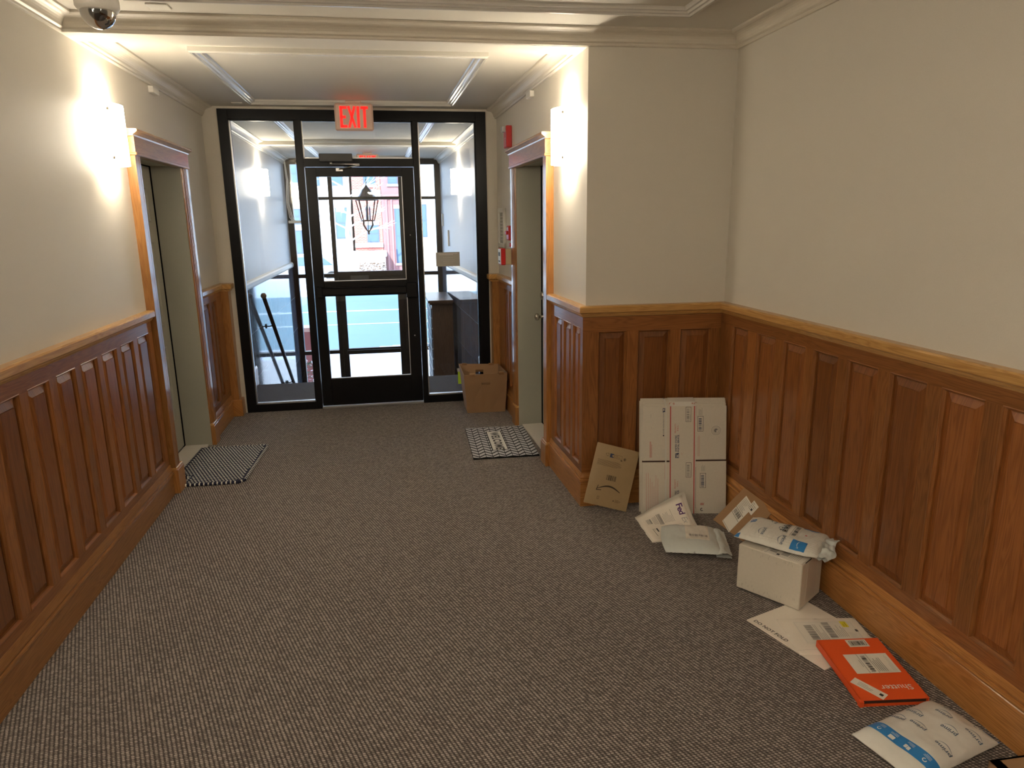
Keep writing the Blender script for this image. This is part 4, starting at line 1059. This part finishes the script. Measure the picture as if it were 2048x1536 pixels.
b.grid(lambda s, t: (PL-.03+.072*s, -.008+.26*t+.01*math.sin(9*t), .016+.022*math.sin(math.pi*min(1, s*1.1))*(.5+.5*math.sin(2.6*t)) + .008*noise.noise(V((s*5, t*9, 2)))), 10, 22, POLY)
b.grid(lambda s, t: (PL-.03+.072*(1-s), -.008+.26*t+.01*math.sin(9*t), .001+.004*s), 4, 12, POLY)
b.build('folded_end', root)
p = Print(hp, .0012); p.rect(.108, .085, .222, .285-.012, PAPER, rot=-.05); p.build(root, 'address_label')
lab = root.children[-1]
p = Print(hp, .0018); p.barcode(.124, .118, .212, .140, GINK, n=40, seed=8, rot=-.05, c=(.165, .18)); p.rect(.112, .104, .222, .1055, LINK, rot=-.05, c=(.165, .18)); p.rect(.112, .150, .222, .1512, LINK, rot=-.05, c=(.165, .18))
p.lines(.118, .165, .20, .262, 8, LINK, .0013, rot=-.05, c=(.165, .18), frac=.3, seed=4); p.outline(.165, .225, .215, .262, .001, LINK); p.lines(.130, .108, .205, .112, 1, GINK, .0014, rot=-.05, c=(.165, .18)); p.build(lab)

# brown board mailer leaning on the right baseboard
M = frame((1.664, 3.256, .004), (.03, -.29, 0), (.126, -.05, .2))
root = empty('cardboard_mailer', M=M, label='flat brown cardboard mailer with white labels leaning on the right baseboard', cat='cardboard mailer')
b = MB(); poly = [(0, 0), (.292, 0), (.345, .10), (.345, .215), (.088, .238), (.066, .21)]
poly = [(0, 0), (.285, 0), (.355, .218), (.086, .236)]
b.prism(poly, CARD, lambda x, y_: (x, y_, -.008), lambda x, y_: (x, y_, .004)); b.build('mailer_body', root)
p = Print(None, .0048); ang = math.atan2(.19, .062)
def lp(u, v): return u, v
p.rect(.098, -.002+.006, .190, .196, PAPER, rot=-.33, c=(.145, .1)); p.build(root, 'address_label'); l1 = root.children[-1]
p = Print(None, .0052); p.rect(.190, .140, .245, .200, PAPER, rot=-.30); p.build(root, 'return_label'); l2 = root.children[-1]
p = Print(None, .0060); c0 = (.145, .1)
p.barcode(.108, .088, .178, .112, INK, n=30, seed=2, rot=-.33, c=c0); p.rect(.100, .080, .188, .082, INK, rot=-.33, c=c0); p.rect(.100, .117, .188, .119, INK, rot=-.33, c=c0); p.rect(.100, .010, .188, .0115, INK, rot=-.33, c=c0)
p.lines(.106, .125, .180, .190, 8, GINK, .0016, rot=-.33, c=c0, frac=.4, seed=6); p.build(l1)
p = Print(None, .0062); p.lines(.195, .150, .240, .195, 5, INK, .0018, rot=-.30, c=(.2175, .17), frac=.4); p.rect(.215, .155, .228, .165, INK, rot=-.3, c=(.2175, .17)); p.build(l2)

# white carton
M = frame((1.442, 2.576, .008), (.158, -.232, 0), (.232, .158, 0))
root = empty('white_carton', M=M, label='white corrugated cardboard box beside the right baseboard', cat='cardboard box')
WL, WW, WH = .281, .205, .205
b = MB(); b.box((0, 0, 0), (WL, WW, WH), WCARD, ch=.003); b.build('box_body', root)
b = MB(); b.box((WL-.0005, WW*.28, .02), (WL+.0008, WW*.72, WH-.005), plain('clear tape on white', (.60, .54, .46), .35)); b.box((.0, WW*.35, WH), (.05, WW*.65, WH+.0006), CLEAR); b.build('packing_tape', root)
b = MB(); b.box((.105, .004, WH), (.272, .125, WH+.0010), PAPER); l1 = b.build('address_label', root)
p = Print(None, WH+.0014); p.rect(.160, .016, .172, .030, INK); p.rect(.118, .006, .1195, .10, GINK); p.barcode(.125, .03, .155, .10, GINK, vertical=True, n=26, seed=7); p.barcode(.175, .03, .205, .10, GINK, vertical=True, n=26, seed=9); p.lines(.210, .02, .255, .10, 6, GINK, .0012, vertical=True, frac=.5, seed=4); p.rect(.112, .008, .116, .011, INK); p.build(l1)
b = MB(); b.box((WL-.001, .03, WH-.002), (WL+.0012, .085, WH+.0014), INK); b.build('edge_strip', root)  # black strip over the top edge at the end face
b = MB(); rr = random.Random(2)
for i in range(30):
    u = rr.uniform(.02, .27); z = rr.choice((rr.uniform(.01, .04), rr.uniform(.165, .195))); b.face([(u, -.0004, z), (u+.0012, -.0004, z), (u+.0012, -.0004, z+rr.uniform(.006, .016)), (u, -.0004, z+.01)], plain('scuff', (.42, .37, .31), .8) if i == 0 else bpy.data.materials['scuff'])
b.build('scuff_marks', root, merge=False)

# padded mailers
def padded(M, L, W, tk, label, mat, fn=None, wr=.004, seed=1, base=.004, name='padded_mailer', bot=True):
    root = empty(name, M=M, label=label, cat='padded mailer')
    def h(u, v):
        s, t = u/L, v/W; e = (max(edgef(s, 4), 0)*max(edgef(t, 3), 0))**.6
        z = base + tk*e + wr*noise.noise(V((u*13, v*13, seed)))*(.4+e) + .4*wr*noise.noise(V((u*45, v*30, seed+3)))
        return (fn(u, v, z) if fn else z)
    b = MB(); b.grid(lambda s, t: (L*s, W*t, h(L*s, W*t)), 44, 34, mat)
    lo = lambda s, t: h(L*s, W*t) - (.0025 + (tk*.85)*(max(edgef(s, 3), 0)*max(edgef(t, 3), 0))**.6)
    b.grid(lambda s, t: (L*(1-s), W*t, lo(1-s, t)), 22, 22, mat)
    for s0, t0, s1, t1 in rim(None, 22):
        b.face([(L*s0, W*t0, h(L*s0, W*t0)-.0025), (L*s1, W*t1, h(L*s1, W*t1)-.0025), (L*s1, W*t1, h(L*s1, W*t1)), (L*s0, W*t0, h(L*s0, W*t0))], mat, smooth=True)
    b.build('mailer_body', root)
    return root, h
BPR = plain('blue grey print', (.10, .16, .24), .5)
def prime(p, u, v, rot, s=.021, m_=BPR, full=True):
    p.text('prime', u, v, s, m_, rot, bold=.0003)
    cr, sr = math.cos(rot), math.sin(rot); cx, cy = s*1.15, -s*.22
    n = 12
    for i in range(n):
        def q(t, w_):
            x = s*.15+t*s*2.1; y_ = cy - s*.42*math.sin(math.pi*t)**1.0 + w_
            return p.P(u+x*cr-y_*sr, v+x*sr+y_*cr, .0004)
        a, c = i/n, (i+1)/n; w0, w1 = s*.045*(1-abs(2*a-1)**3)+.0002, s*.045*(1-abs(2*c-1)**3)+.0002
        p.mb.face([q(a, -w0), q(c, -w1), q(c, w1), q(a, w0)], m_)
Mp1 = frame((1.432, 2.604, .235), (.23, -.262, -.006), (.262, .23, .010))
root, h = padded(Mp1, .345, .232, .034, 'white padded mailer printed prime, lying on the white carton', PADDED, seed=5, base=.002, wr=.0045, fn=lambda u, v, z: z + .010*max(0, (u-.22)/.12)**2 - .020*max(0, (.10-u)/.10)**2*0)
p = Print(h, .0012)
prime(p, .100, .092, -up90, .024, BPR); prime(p, .115, .215, -up90, .022, BPR); prime(p, .215, .230, -up90, .022, BPR); prime(p, .19, .07, -up90, .024, BPR); prime(p, .165, .165, -up90, .024, BPR)
p.rect(.232, .006, .292, .060, BLUE); p.rect(.238, .195, .296, .228, BLUE); p.rect(.02, .135, .042, .165, BLUE); p.arc(.031, .15, .005, .008, 0, 6.28, WINK, 8, k=.0008)
p.rect(-.0, .0, .02, .024, BLUE)
p.smile(.262, .033, .034, WINK, rot=-up90, k=.0009)
p.build(root); b_ = root.children[-1]
p = Print(h, .0022); p.rect(.195, .075, .235, .205, PAPER); p.build(root, 'address_label'); l1 = root.children[-1]
p = Print(h, .0030); p.barcode(.214, .085, .230, .185, INK, vertical=True, n=30, seed=6); p.rect(.208, .08, .209, .20, INK)
for k in range(4): p.outline(.172, .100+k*.026, .190, .122+k*.026, .002, INK); p.rect(.177, .105+k*.026, .186, .117+k*.026, INK)
for k in range(4): p.rect(.160, .105+k*.024, .166, .112+k*.024, INK)
p.rect(.262, .12, .27, .127, RINK); p.lines(.28, .10, .30, .16, 4, PINK, .0014); p.build(l1)
b = MB()     # torn open end hanging to the right
b.grid(lambda s, t: (.335+.058*s+.012*math.sin(7*t), .016+.200*t*(1-.05*s), .010+.018*math.sin(math.pi*t)*(1-s)+.016*s*(t > .7)*1.0+.010*noise.noise(V((s*4, t*8, 7)))), 10, 24, POLY)
b.grid(lambda s, t: (.335+.045*(1-s)+.01*math.sin(7*t), .016+.200*t, .002+.008*noise.noise(V((s*4, t*8, 9)))-.004), 8, 18, POLY)
b.build('torn_end', root)

# flat envelope reading DO NOT FOLD
M = frame((1.361, 2.329, .001), (.115, -.351, 0), (.351, .115, 0))
root = empty('envelope', M=M, label='flat white envelope reading DO NOT FOLD, partly under the white carton', cat='envelope')
b = MB(); sheet(b, .370, .325, .0045, PAPERW); b.build('envelope_body', root)
p = Print(None, .0051); p.text('DO NOT FOLD', .020, .014, .0235, INK, 0, spacing=1.04, bold=.0004); p.build(root)
# padded white envelope with printed label
M = frame((1.435, 2.070, .0075), (.311, -.055, 0), (.055, .311, 0))
root = empty('envelope', M=M, label='thin white padded envelope with clear label pouch between the carton and orange mailer', cat='envelope')
def hb(u, v): return .002+.0045*(edgef(u/.316, 6)*edgef(v/.238, 6)) + .0006*noise.noise(V((u*25, v*25, 2)))
b = MB(); b.grid(lambda s, t: (.316*s, .238*t, hb(.316*s, .238*t)), 24, 18, PAPERW); b.grid(lambda s, t: (.316*(1-s), .238*t, -.001), 2, 2, PAPERW)
for s0, t0, s1, t1 in rim(None, 10): b.face([(.316*s0, .238*t0, -.001), (.316*s1, .238*t1, -.001), (.316*s1, .238*t1, hb(.316*s1, .238*t1)), (.316*s0, .238*t0, hb(.316*s0, .238*t0))], PAPERW)
b.build('envelope_body', root)
p = Print(hb, .0010); p.rect(.050, .058, .285, .208, PAPER); p.build(root, 'address_label'); l1 = root.children[-1]
p = Print(hb, .0018); p.rect(.0, .022, .316, .0232, LINK)
p.barcode(.085, .085, .115, .185, GINK, vertical=True, n=44, seed=11); p.barcode(.160, .095, .188, .198, GINK, vertical=True, n=60, seed=12)
p.lines(.12, .08, .152, .19, 5, GINK, .0014, vertical=True, frac=.4, seed=2); p.lines(.192, .10, .235, .20, 6, GINK, .0014, vertical=True, frac=.4, seed=7)
p.outline(.055, .062, .28, .203, .0008, LINK); p.rect(.237, .165, .262, .207, YEL); p.lines(.240, .17, .258, .20, 2, INK, .0015, vertical=True, k=.0008); p.rect(.274, .135, .284, .150, INK); p.lines(.24, .09, .27, .13, 5, LINK, .0014, frac=.5)
p.build(l1)

# orange card mailer
M = frame((1.474, 1.780, .002), (.229, -.030, 0), (.057, .319, .017))
root = empty('cardboard_mailer', M=M, label='flat orange cardboard mailer with white labels on the floor', cat='cardboard mailer')
OL, OW, OT = .234, .318, .026
b = MB(); b.box((0, 0, OT-.0035), (OL, OW, OT), ORANGE, ch=.001); b.box((0, 0, 0), (OL, OW, .003), ORANGE); b.box((0, 0, 0), (.003, OW, OT), ORANGE); b.box((0, OW-.003, 0), (OL, OW, OT), ORANGE); b.box((OL-.003, 0, 0), (OL, OW, OT), ORANGE)
b.box((-.004, -.004, 0), (.010, .012, OT-.004), ORANGE, ch=.001)
b.build('mailer_body', root)
b = MB(); b.box((.012, .010, .003), (OL-.003, .014, OT-.004), CARDSHADE); b.build('inner_shade_board', root)  # dark board put in as the shade of the open end
p = Print(None, OT+.0004); p.rect(.104, .270, .180, .311, PAPER); p.rect(.055, .127, .214, .230, PAPER); p.build(root, 'address_label'); l1 = root.children[-1]
p = Print(None, OT+.0005); p.rect(-.008, .064, .100, .098, PAPER, rot=0, c=(.05, .055)) if False else p.rect(.0, .032, .112, .068, PAPER, rot=-.93, c=(.060, .052)); p.build(root, 'sticker'); l2 = root.children[-1]
p = Print(None, OT+.0012)
p.outline(.113, .277, .173, .304, .0016, INK); p.barcode(.118, .280, .168, .300, INK, n=30, seed=21)
p.barcode(.112, .135, .128, .222, INK, vertical=True, n=34, seed=22); p.rect(.102, .128, .1032, .229, INK); p.rect(.136, .128, .1372, .229, INK); p.lines(.140, .135, .175, .222, 5, GINK, .0022, vertical=True, frac=.5, seed=3); p.lines(.092, .16, .10, .225, 1, GINK, .0015, vertical=True); p.lines(.190, .135, .205, .225, 3, LINK, .0012, vertical=True, frac=.3)
p.build(l1)
p = Print(None, OT+.0013); p.lines(.020, .038, .075, .060, 3, GINK, .0018, rot=-.93, c=(.060, .052), frac=.5); p.rect(.092, .044, .104, .056, INK, rot=-.93, c=(.060, .052)); p.build(l2)
p = Print(None, OT+.0003); p.text('Shutter', .210, .066, .036, WINK, math.pi, spacing=1.02); p.build(root)

# second padded mailer, nearest
Mp2 = frame((1.414, 1.448, .002), (.371, .095, 0), (-.067, .206, 0))
root, h = padded(Mp2, .376, .222, .040, 'white padded mailer printed prime with blue band, nearest on the floor', BUBBLE, seed=9, base=.010, wr=.0045)
p = Print(h, .0014)
n = 40
for i in range(n): 
    v0, v1 = .001+.220*i/n, .001+.220*(i+1)/n; f_ = lambda v: .060-.012*math.sin(v/.22*2.6)
    for j in range(8):
        a, c = .042*j/8, .042*(j+1)/8; p.mb.face([p.P(f_(v0)+a, v0), p.P(f_(v0)+c, v0), p.P(f_(v1)+c, v1), p.P(f_(v1)+a, v1)], BLUE)
for i, v in enumerate((.025, .075, .125, .170)):
    u = .066-.012*math.sin(v/.22*2.6)
    if i == 2: p.rect(u, v, u+.014, v+.018, WINK, k=.0006)
    elif i == 1: p.rect(u, v, u+.012, v+.009, WINK, k=.0006); p.rect(u+.002, v+.010, u+.014, v+.019, WINK, k=.0006)
    else: p.arc(u+.008, v+.008, .004, .0065, 0, 5.2, WINK, 10, k=.0006)
    p.lines(u+.018, v-.002, u+.030, v+.022, 3, WINK, .0011, vertical=True, k=.0006, seed=i)
for (u, v) in ((.300, .105), (.245, .050), (.178, .104), (.300, .008), (.225, .150), (.165, .165), (.165, .012), (.112, .06)):
    if u > .12: prime(p, u, v, up90, .022, BPR)
for (u, v) in ((.345, .150), (.355, .06)):
    p.arc(u, v, .007, .010, 0, 1.6, BPR, 6); p.arc(u, v, .007, .010, 2.1, 3.7, BPR, 6); p.arc(u, v, .007, .010, 4.2, 5.8, BPR, 6)
p.rect(.368, .0, .376, .05, BLUE)
p.build(root)

# brown carton cut off by the lower right corner
M = frame((1.585, 1.408, .0), (1, -.02, 0), (-.02, -1, 0)); M = Matrix(((1, 0.02, 0, 1.588), (-.02, 1, 0, 1.12), (0, 0, 1, 0.001), (0, 0, 0, 1)))
root = empty('cardboard_box', M=M, label='brown cardboard carton with open flap cut off at the lower right corner', cat='cardboard box')
b = MB(); cw_, cd_, ch_ = .190, .285, .10
for a in (((0, 0, 0), (cw_, cd_, .004)), ((0, 0, 0), (.005, cd_, ch_)), ((cw_-.005, 0, 0), (cw_, cd_, ch_)), ((0, 0, 0), (cw_, .005, ch_)), ((0, cd_-.006, 0), (cw_, cd_, ch_))): b.box(*a, CARD)
b.box((0, cd_-.05, ch_-.004), (cw_, cd_, ch_), CARD); b.box((0, 0, ch_-.004), (.03, cd_, ch_), CARD)
b.build('box_body', root)

# ================================================================== outside
b = MB(); b.box((-30, YV+.0, -1.55), (30, 16.2, -1.42), STONE); one('pavement', b, kind='structure', label='snowy stone pavement outside the street door', cat='pavement')
b = MB(); b.box((-60, 16.2, -1.9), (60, 34.5, -1.72), ROAD)
b.box((-60, 23.6, -1.72), (60, 23.75, -1.712), SNOW)
b.box((-60, 27.2, -1.72), (60, 27.5, -1.712), SNOW)
one('road', b, kind='structure', label='wet asphalt road coloured with sky blue beyond the street door', cat='road')
def snowbank(y0, y1, z, hgt, lab):
    b = MB()
    def q(s, t):
        x = -30+60*s; e = math.sin(math.pi*t)**.6
        return (x, y0+(y1-y0)*t+.3*noise.noise(V((x*.5, t*3, 1))), z+hgt*e*(.7+.6*noise.noise(V((x*.35, t*2, y0)))))
    b.grid(q, 120, 10, SNOW); one('snow_bank', b, label=lab, cat='snow bank', kind='stuff')
snowbank(14.9, 18.2, -1.72, .28, 'low ridge of snow along the near kerb'); snowbank(33.4, 36.6, -1.75, .75, 'high bank of snow along the far kerb')
b = MB(); b.box((-60, 34.5, -1.9), (60, 46, -1.55), SNOW); one('pavement', b, kind='structure', label='snow covered far pavement before the houses', cat='pavement')
b = MB()
for i in range(8): b.box((-2.2+.55*i+.2*(i % 2), 18.6+.1*i, -1.73), (-1.5+.55*i, 18.75+.1*i, -1.70), SNOW)
one('snow_patch', b, label='thin broken patches of snow on the road', cat='snow', kind='stuff')
# the building overhead, with its porch
b = MB(); b.box((-9, BK-3, 2.8), (9, YV+.05, 15), BRICK); b.box((-9, YV, -1.6), (-1.42, YV+.35, 15), BRICK); b.box((.83, YV, -1.6), (9, YV+.35, 15), BRICK); b.box((-1.42, YV, 2.51), (.83, YV+.35, 4), BRICK)
one('wall_building', b, kind='structure', label='brick front of the building above the street door')
b = MB(); b.box((-1.9, YV+.35, 2.95), (1.3, 12.9, 3.15), STONE); b.box((-1.9, 12.7, 2.75), (1.3, 12.9, 2.95), STONE); one('porch_roof', b, label='pale porch roof over the street door', cat='porch roof')
b = MB(); b.box((-1.70, 12.5, -1.42), (-1.40, 12.8, -.25), BRICK2); b.box((-1.74, 12.46, -.25), (-1.36, 12.84, -.18), STONE); one('stone_pier', b, label='low brown pier outside at the left of the street door', cat='pier')
b = MB(); rr = random.Random(3)
for i in range(160):
    a, e_, r_ = rr.uniform(0, 6.28), rr.uniform(-1, 1.3), .22*rr.random()**.4; c = V((-1.36+r_*math.cos(a)*.7, 12.1+r_*math.sin(a), -1.0+.3*e_*.8))
    d = V((rr.uniform(-1, 1), rr.uniform(-1, 1), rr.uniform(-.3, 1))).normalized()*.05; s_ = d.cross(V((0, 0, 1))).normalized()*.018
    b.face([c-s_, c+d*.5-s_*.2+s_*1.4, c+d, c+d*.5-s_*1.4], LEAF if i % 3 else SNOW)
b.build('x') if False else one('shrub', b, label='small snowy evergreen shrub outside the left screen', cat='shrub')
# hanging lantern
root = empty('lantern', (-.292, 12.0, 1.40), label='dark metal lantern hanging outside above the street door', cat='lantern')
b = MB(); n6 = 8
b.lathe([(.0, .60), (.195, .565), (.198, .572), (.15, .60), (.105, .66), (.075, .72), (.03, .76), (.012, .79), (0, .80)], BRONZE, seg=8); b.build('cap', root)
b = MB(); b.lathe([(.178, .55), (.185, .55), (.185, .568), (.178, .568), (.178, .55)], BRONZE, seg=8); b.lathe([(.0, .215), (.110, .215), (.118, .225), (.112, .24), (0, .24)], BRONZE, seg=8); b.build('ring', root)
for k in range(8):
    a = 2*math.pi*(k)/8; b = MB(); b.tube([(.105*math.cos(a), .105*math.sin(a), .235), (.180*math.cos(a), .180*math.sin(a), .555)], .0095, BRONZE, 6); b.build('bar', root)
for k in range(4):
    a = 2*math.pi*(k+.5)/4; b = MB(); b.tube([(.10*math.cos(a), .10*math.sin(a), .215), (.105*math.cos(a), .105*math.sin(a), .16), (.05*math.cos(a), .05*math.sin(a), .09), (.012*math.cos(a), .012*math.sin(a), .05)], [.012, .016, .014, .008], BRONZE, 6); b.build('scroll', root)
b = MB(); b.lathe([(0, 0), (.014, .01), (.02, .03), (.012, .05), (.018, .06), (.006, .08), (.006, .22)], BRONZE, seg=10); b.build('finial', root)
for k in range(3):
    a = 2*math.pi*k/3; x, y_ = .035*math.cos(a), .035*math.sin(a); b = MB(); b.lathe([(.012, .24), (.012, .40), (.014, .41), (.008, .44), (.002, .47), (0, .47)], plain('candle', (.16, .26, .42), .5) if k == 0 else bpy.data.materials['candle'], c=(x, y_, 0), seg=8); b.build('candle_lamp', root)
b = MB(); z = .80
while z < 1.52: 
    b.tube([(.012*math.cos(t)*(1 if int(z*40) % 2 else 0), .012*math.cos(t)*(0 if int(z*40) % 2 else 1), z+.022+.022*math.sin(t)) for t in [k*math.pi/4 for k in range(8)]], .004, BRONZE, 5, closed=True); z += .034
b.build('chain', root)
# parked car
root = empty('parked_car', (-4.4, 39.5, -1.55), label='silver car parked across the road, seen through the left screen', cat='car')
b = MB(); prof = [(-.9, .25), (-.95, .7), (-.8, .95), (-.62, 1.02), (-.55, 1.05), (.55, 1.05), (.8, .95), (.95, .7), (.9, .25)]
b.prism([(-2.2, .28), (-2.25, .62), (-1.9, .80), (-1.1, .92), (1.4, .95), (2.1, .85), (2.25, .6), (2.2, .28)], CARP, lambda x, z: (x, -.85, z), lambda x, z: (x, .85, z)); b.build('body', root)
b = MB(); b.prism([(-1.15, .9), (-.5, 1.38), (.9, 1.42), (1.5, .93)], WPANE, lambda x, z: (x, -.74, z), lambda x, z: (x, .74, z)); b.build('windows', root)
b = MB(); b.prism([(-.5, 1.375), (-.42, 1.43), (.82, 1.46), (.9, 1.41)], CARP, lambda x, z: (x, -.73, z), lambda x, z: (x, .73, z)); b.build('roof', root)
for x in (-1.4, 1.4):
    for y_ in (-.86, .70): 
        b = MB(); b.tube([(x, y_, .32), (x, y_+.16, .32)], .32, TYRE, 18); b.build('wheel', root)
# terrace of houses across the road
HY = 46.0
def house(name, x0, x1, mat, wins, lab, extra=(), z1=10.5, door=None):
    root = empty(name, (x0, HY, -1.6), label=lab, cat='house')
    b = MB(); b.box((0, 0, 0), (x1-x0, 6, z1+1.6), mat); b.build('wall', root)
    for (a, c, d, e) in wins:
        f = MB(); f.box((a-x0-.08, -.07, d+1.6-.08), (c-x0+.08, .02, e+1.6+.08), BFRAME); f.box((a-x0-.14, -.14, d+1.6-.22), (c-x0+.14, .0, d+1.6-.08), STONE); f.box((a-x0-.12, -.10, e+1.6+.08), (c-x0+.12, .0, e+1.6+.30), STONE); fo = f.build('window', root)
        g = MB(); mid = (d+e)/2+1.6
        g.box((a-x0, -.08, d+1.6), (c-x0, -.071, mid-.04), WPANE); g.box((a-x0, -.08, mid+.04), (c-x0, -.071, e+1.6), WPANE); g.build('pane', fo)
    for (nm, a, c, d, e, dep, m_) in extra:
        b = MB(); b.box((a-x0, -dep, d+1.6), (c-x0, 0, e+1.6), m_); b.build(nm, root)
house('town_house', -9.5, -2.15, CREAM, [(-3.05, -2.35, .68, 2.45), (-5.75, -5.25, 3.9, 5.2), (-4.6, -4.0, 3.9, 5.4), (-5.8, -5.3, 1.6, 2.4), (-5.7, -5.3, -.2, 1.1), (-8.3, -7.4, .6, 2.4), (-3.2, -2.6, 3.9, 5.6)], 'cream painted town house across the road', extra=[('belt_course', -9.5, -2.15, 3.1, 3.4, .15, STONE)])
house('town_house', -2.0, -.25, BRICK, [(-1.15, -.55, .42, 1.35), (-1.20, -.60, 3.95, 5.6)], 'red brick town house across the road behind the lantern', extra=[('belt_course', -2.0, -.25, 3.15, 3.55, .15, STONE), ('belt_course', -2.0, -.25, .05, .32, .2, STONE)])
house('town_house', -.23, 1.6, BRICK2, [(.62, 1.05, -.9, 2.35), (.30, .75, 4.0, 5.5)], 'brownstone town house with a dark blue door across the road', extra=[('pilaster', .0, .12, -1.5, 3.1, .12, BRICK2), ('pilaster', .32, .44, -1.5, 3.1, .12, BRICK2), ('cornice', -.1, 1.5, 3.1, 3.3, .3, BRICK2)])
house('town_house', 1.62, 9.0, CREAM, [(1.95, 2.5, .7, 2.6), (3.35, 3.95, .7, 2.6), (3.2, 3.9, 3.9, 5.6), (5.2, 6.0, .7, 2.5)], 'pale town house at the far right across the road')
b = MB(); b.box((-4.4, 43.6, -.45), (-.05, 45.9, -.15), SNOW, ch=.05); b.box((-4.3, 43.8, -1.5), (-.15, 45.9, -.45), STONE); one('front_terrace', b, label='snow topped stone terrace before the brick house', cat='terrace')
b = MB(); rr = random.Random(8)
for i in range(420):
    c = V((-1.7+1.5*rr.random(), 42.9+.6*rr.random(), -1.55+.75*rr.random()**.8)); d = V((rr.uniform(-1, 1), rr.uniform(-1, 1), rr.uniform(-.3, 1))).normalized()*.16; s_ = d.cross(V((0, 1, .3))).normalized()*.03
    b.face([c-s_, c+d*.5+s_, c+d, c+d*.5-s_], BUSH if i % 3 else SNOW)
one('hedge', b, label='leafless brown hedge with snow before the terrace', cat='hedge')
# street tree
root = empty('street_tree', (-1.9, 37.4, -1.55), label='bare tree painted pale with glare across the road left of the lantern', cat='tree')
b = MB(); b.tube([(0, 0, 0), (.05, 0, 1.2), (-.1, .1, 2.6), (.1, .1, 4.2), (0, 0, 6)], [.17, .14, .12, .09, .05], BARK, 10); b.build('trunk', root)
b = MB(); rr = random.Random(12)
def br(p, d, L, r_, n):
    q = p + d*L; b.tube([p, p.lerp(q, .5)+V((rr.uniform(-.05, .05), 0, rr.uniform(-.05, .05)))*L, q], [r_, r_*.8, r_*.6], BARK, 5, caps=False)
    if n:
        for _ in range(3): br(p.lerp(q, rr.uniform(.5, 1)), (d+V((rr.uniform(-.8, .8), rr.uniform(-.6, .6), rr.uniform(-.4, .6)))).normalized(), L*.62, r_*.6, n-1)
for z, dx in ((2.2, 1), (2.8, -1), (3.4, 1), (3.6, -1), (4.4, 1), (4.8, -1), (5.5, .6), (2.9, 1)):
    br(V((0, .05, z)), V((dx, rr.uniform(-.3, .3), .55)).normalized(), 1.25, .05, 3)
b.build('branches', root)

# things of one kind share a group
from collections import defaultdict
kinds = defaultdict(list)
for o in bpy.data.objects:
    if o.parent is None and 'label' in o.keys() and 'category' in o.keys() and 'kind' not in o.keys(): kinds[o.name.split('.')[0]].append(o)
GN = {'envelope': 'envelopes on the carpet', 'padded_mailer': 'padded mailers printed prime', 'cardboard_mailer': 'flat cardboard mailers', 'door_mat': 'doormats before the apartment doors',
      'town_house': 'terrace of houses across the road', 'ceiling_plate': 'blank ceiling cover plates', 'sensor_box': 'small white boxes under the crown moulding', 'wall_plate': 'white wall plates in the vestibule'}
for k, L in kinds.items():
    if len(L) > 1 and k in GN:
        for o in L: o['group'] = GN[k]
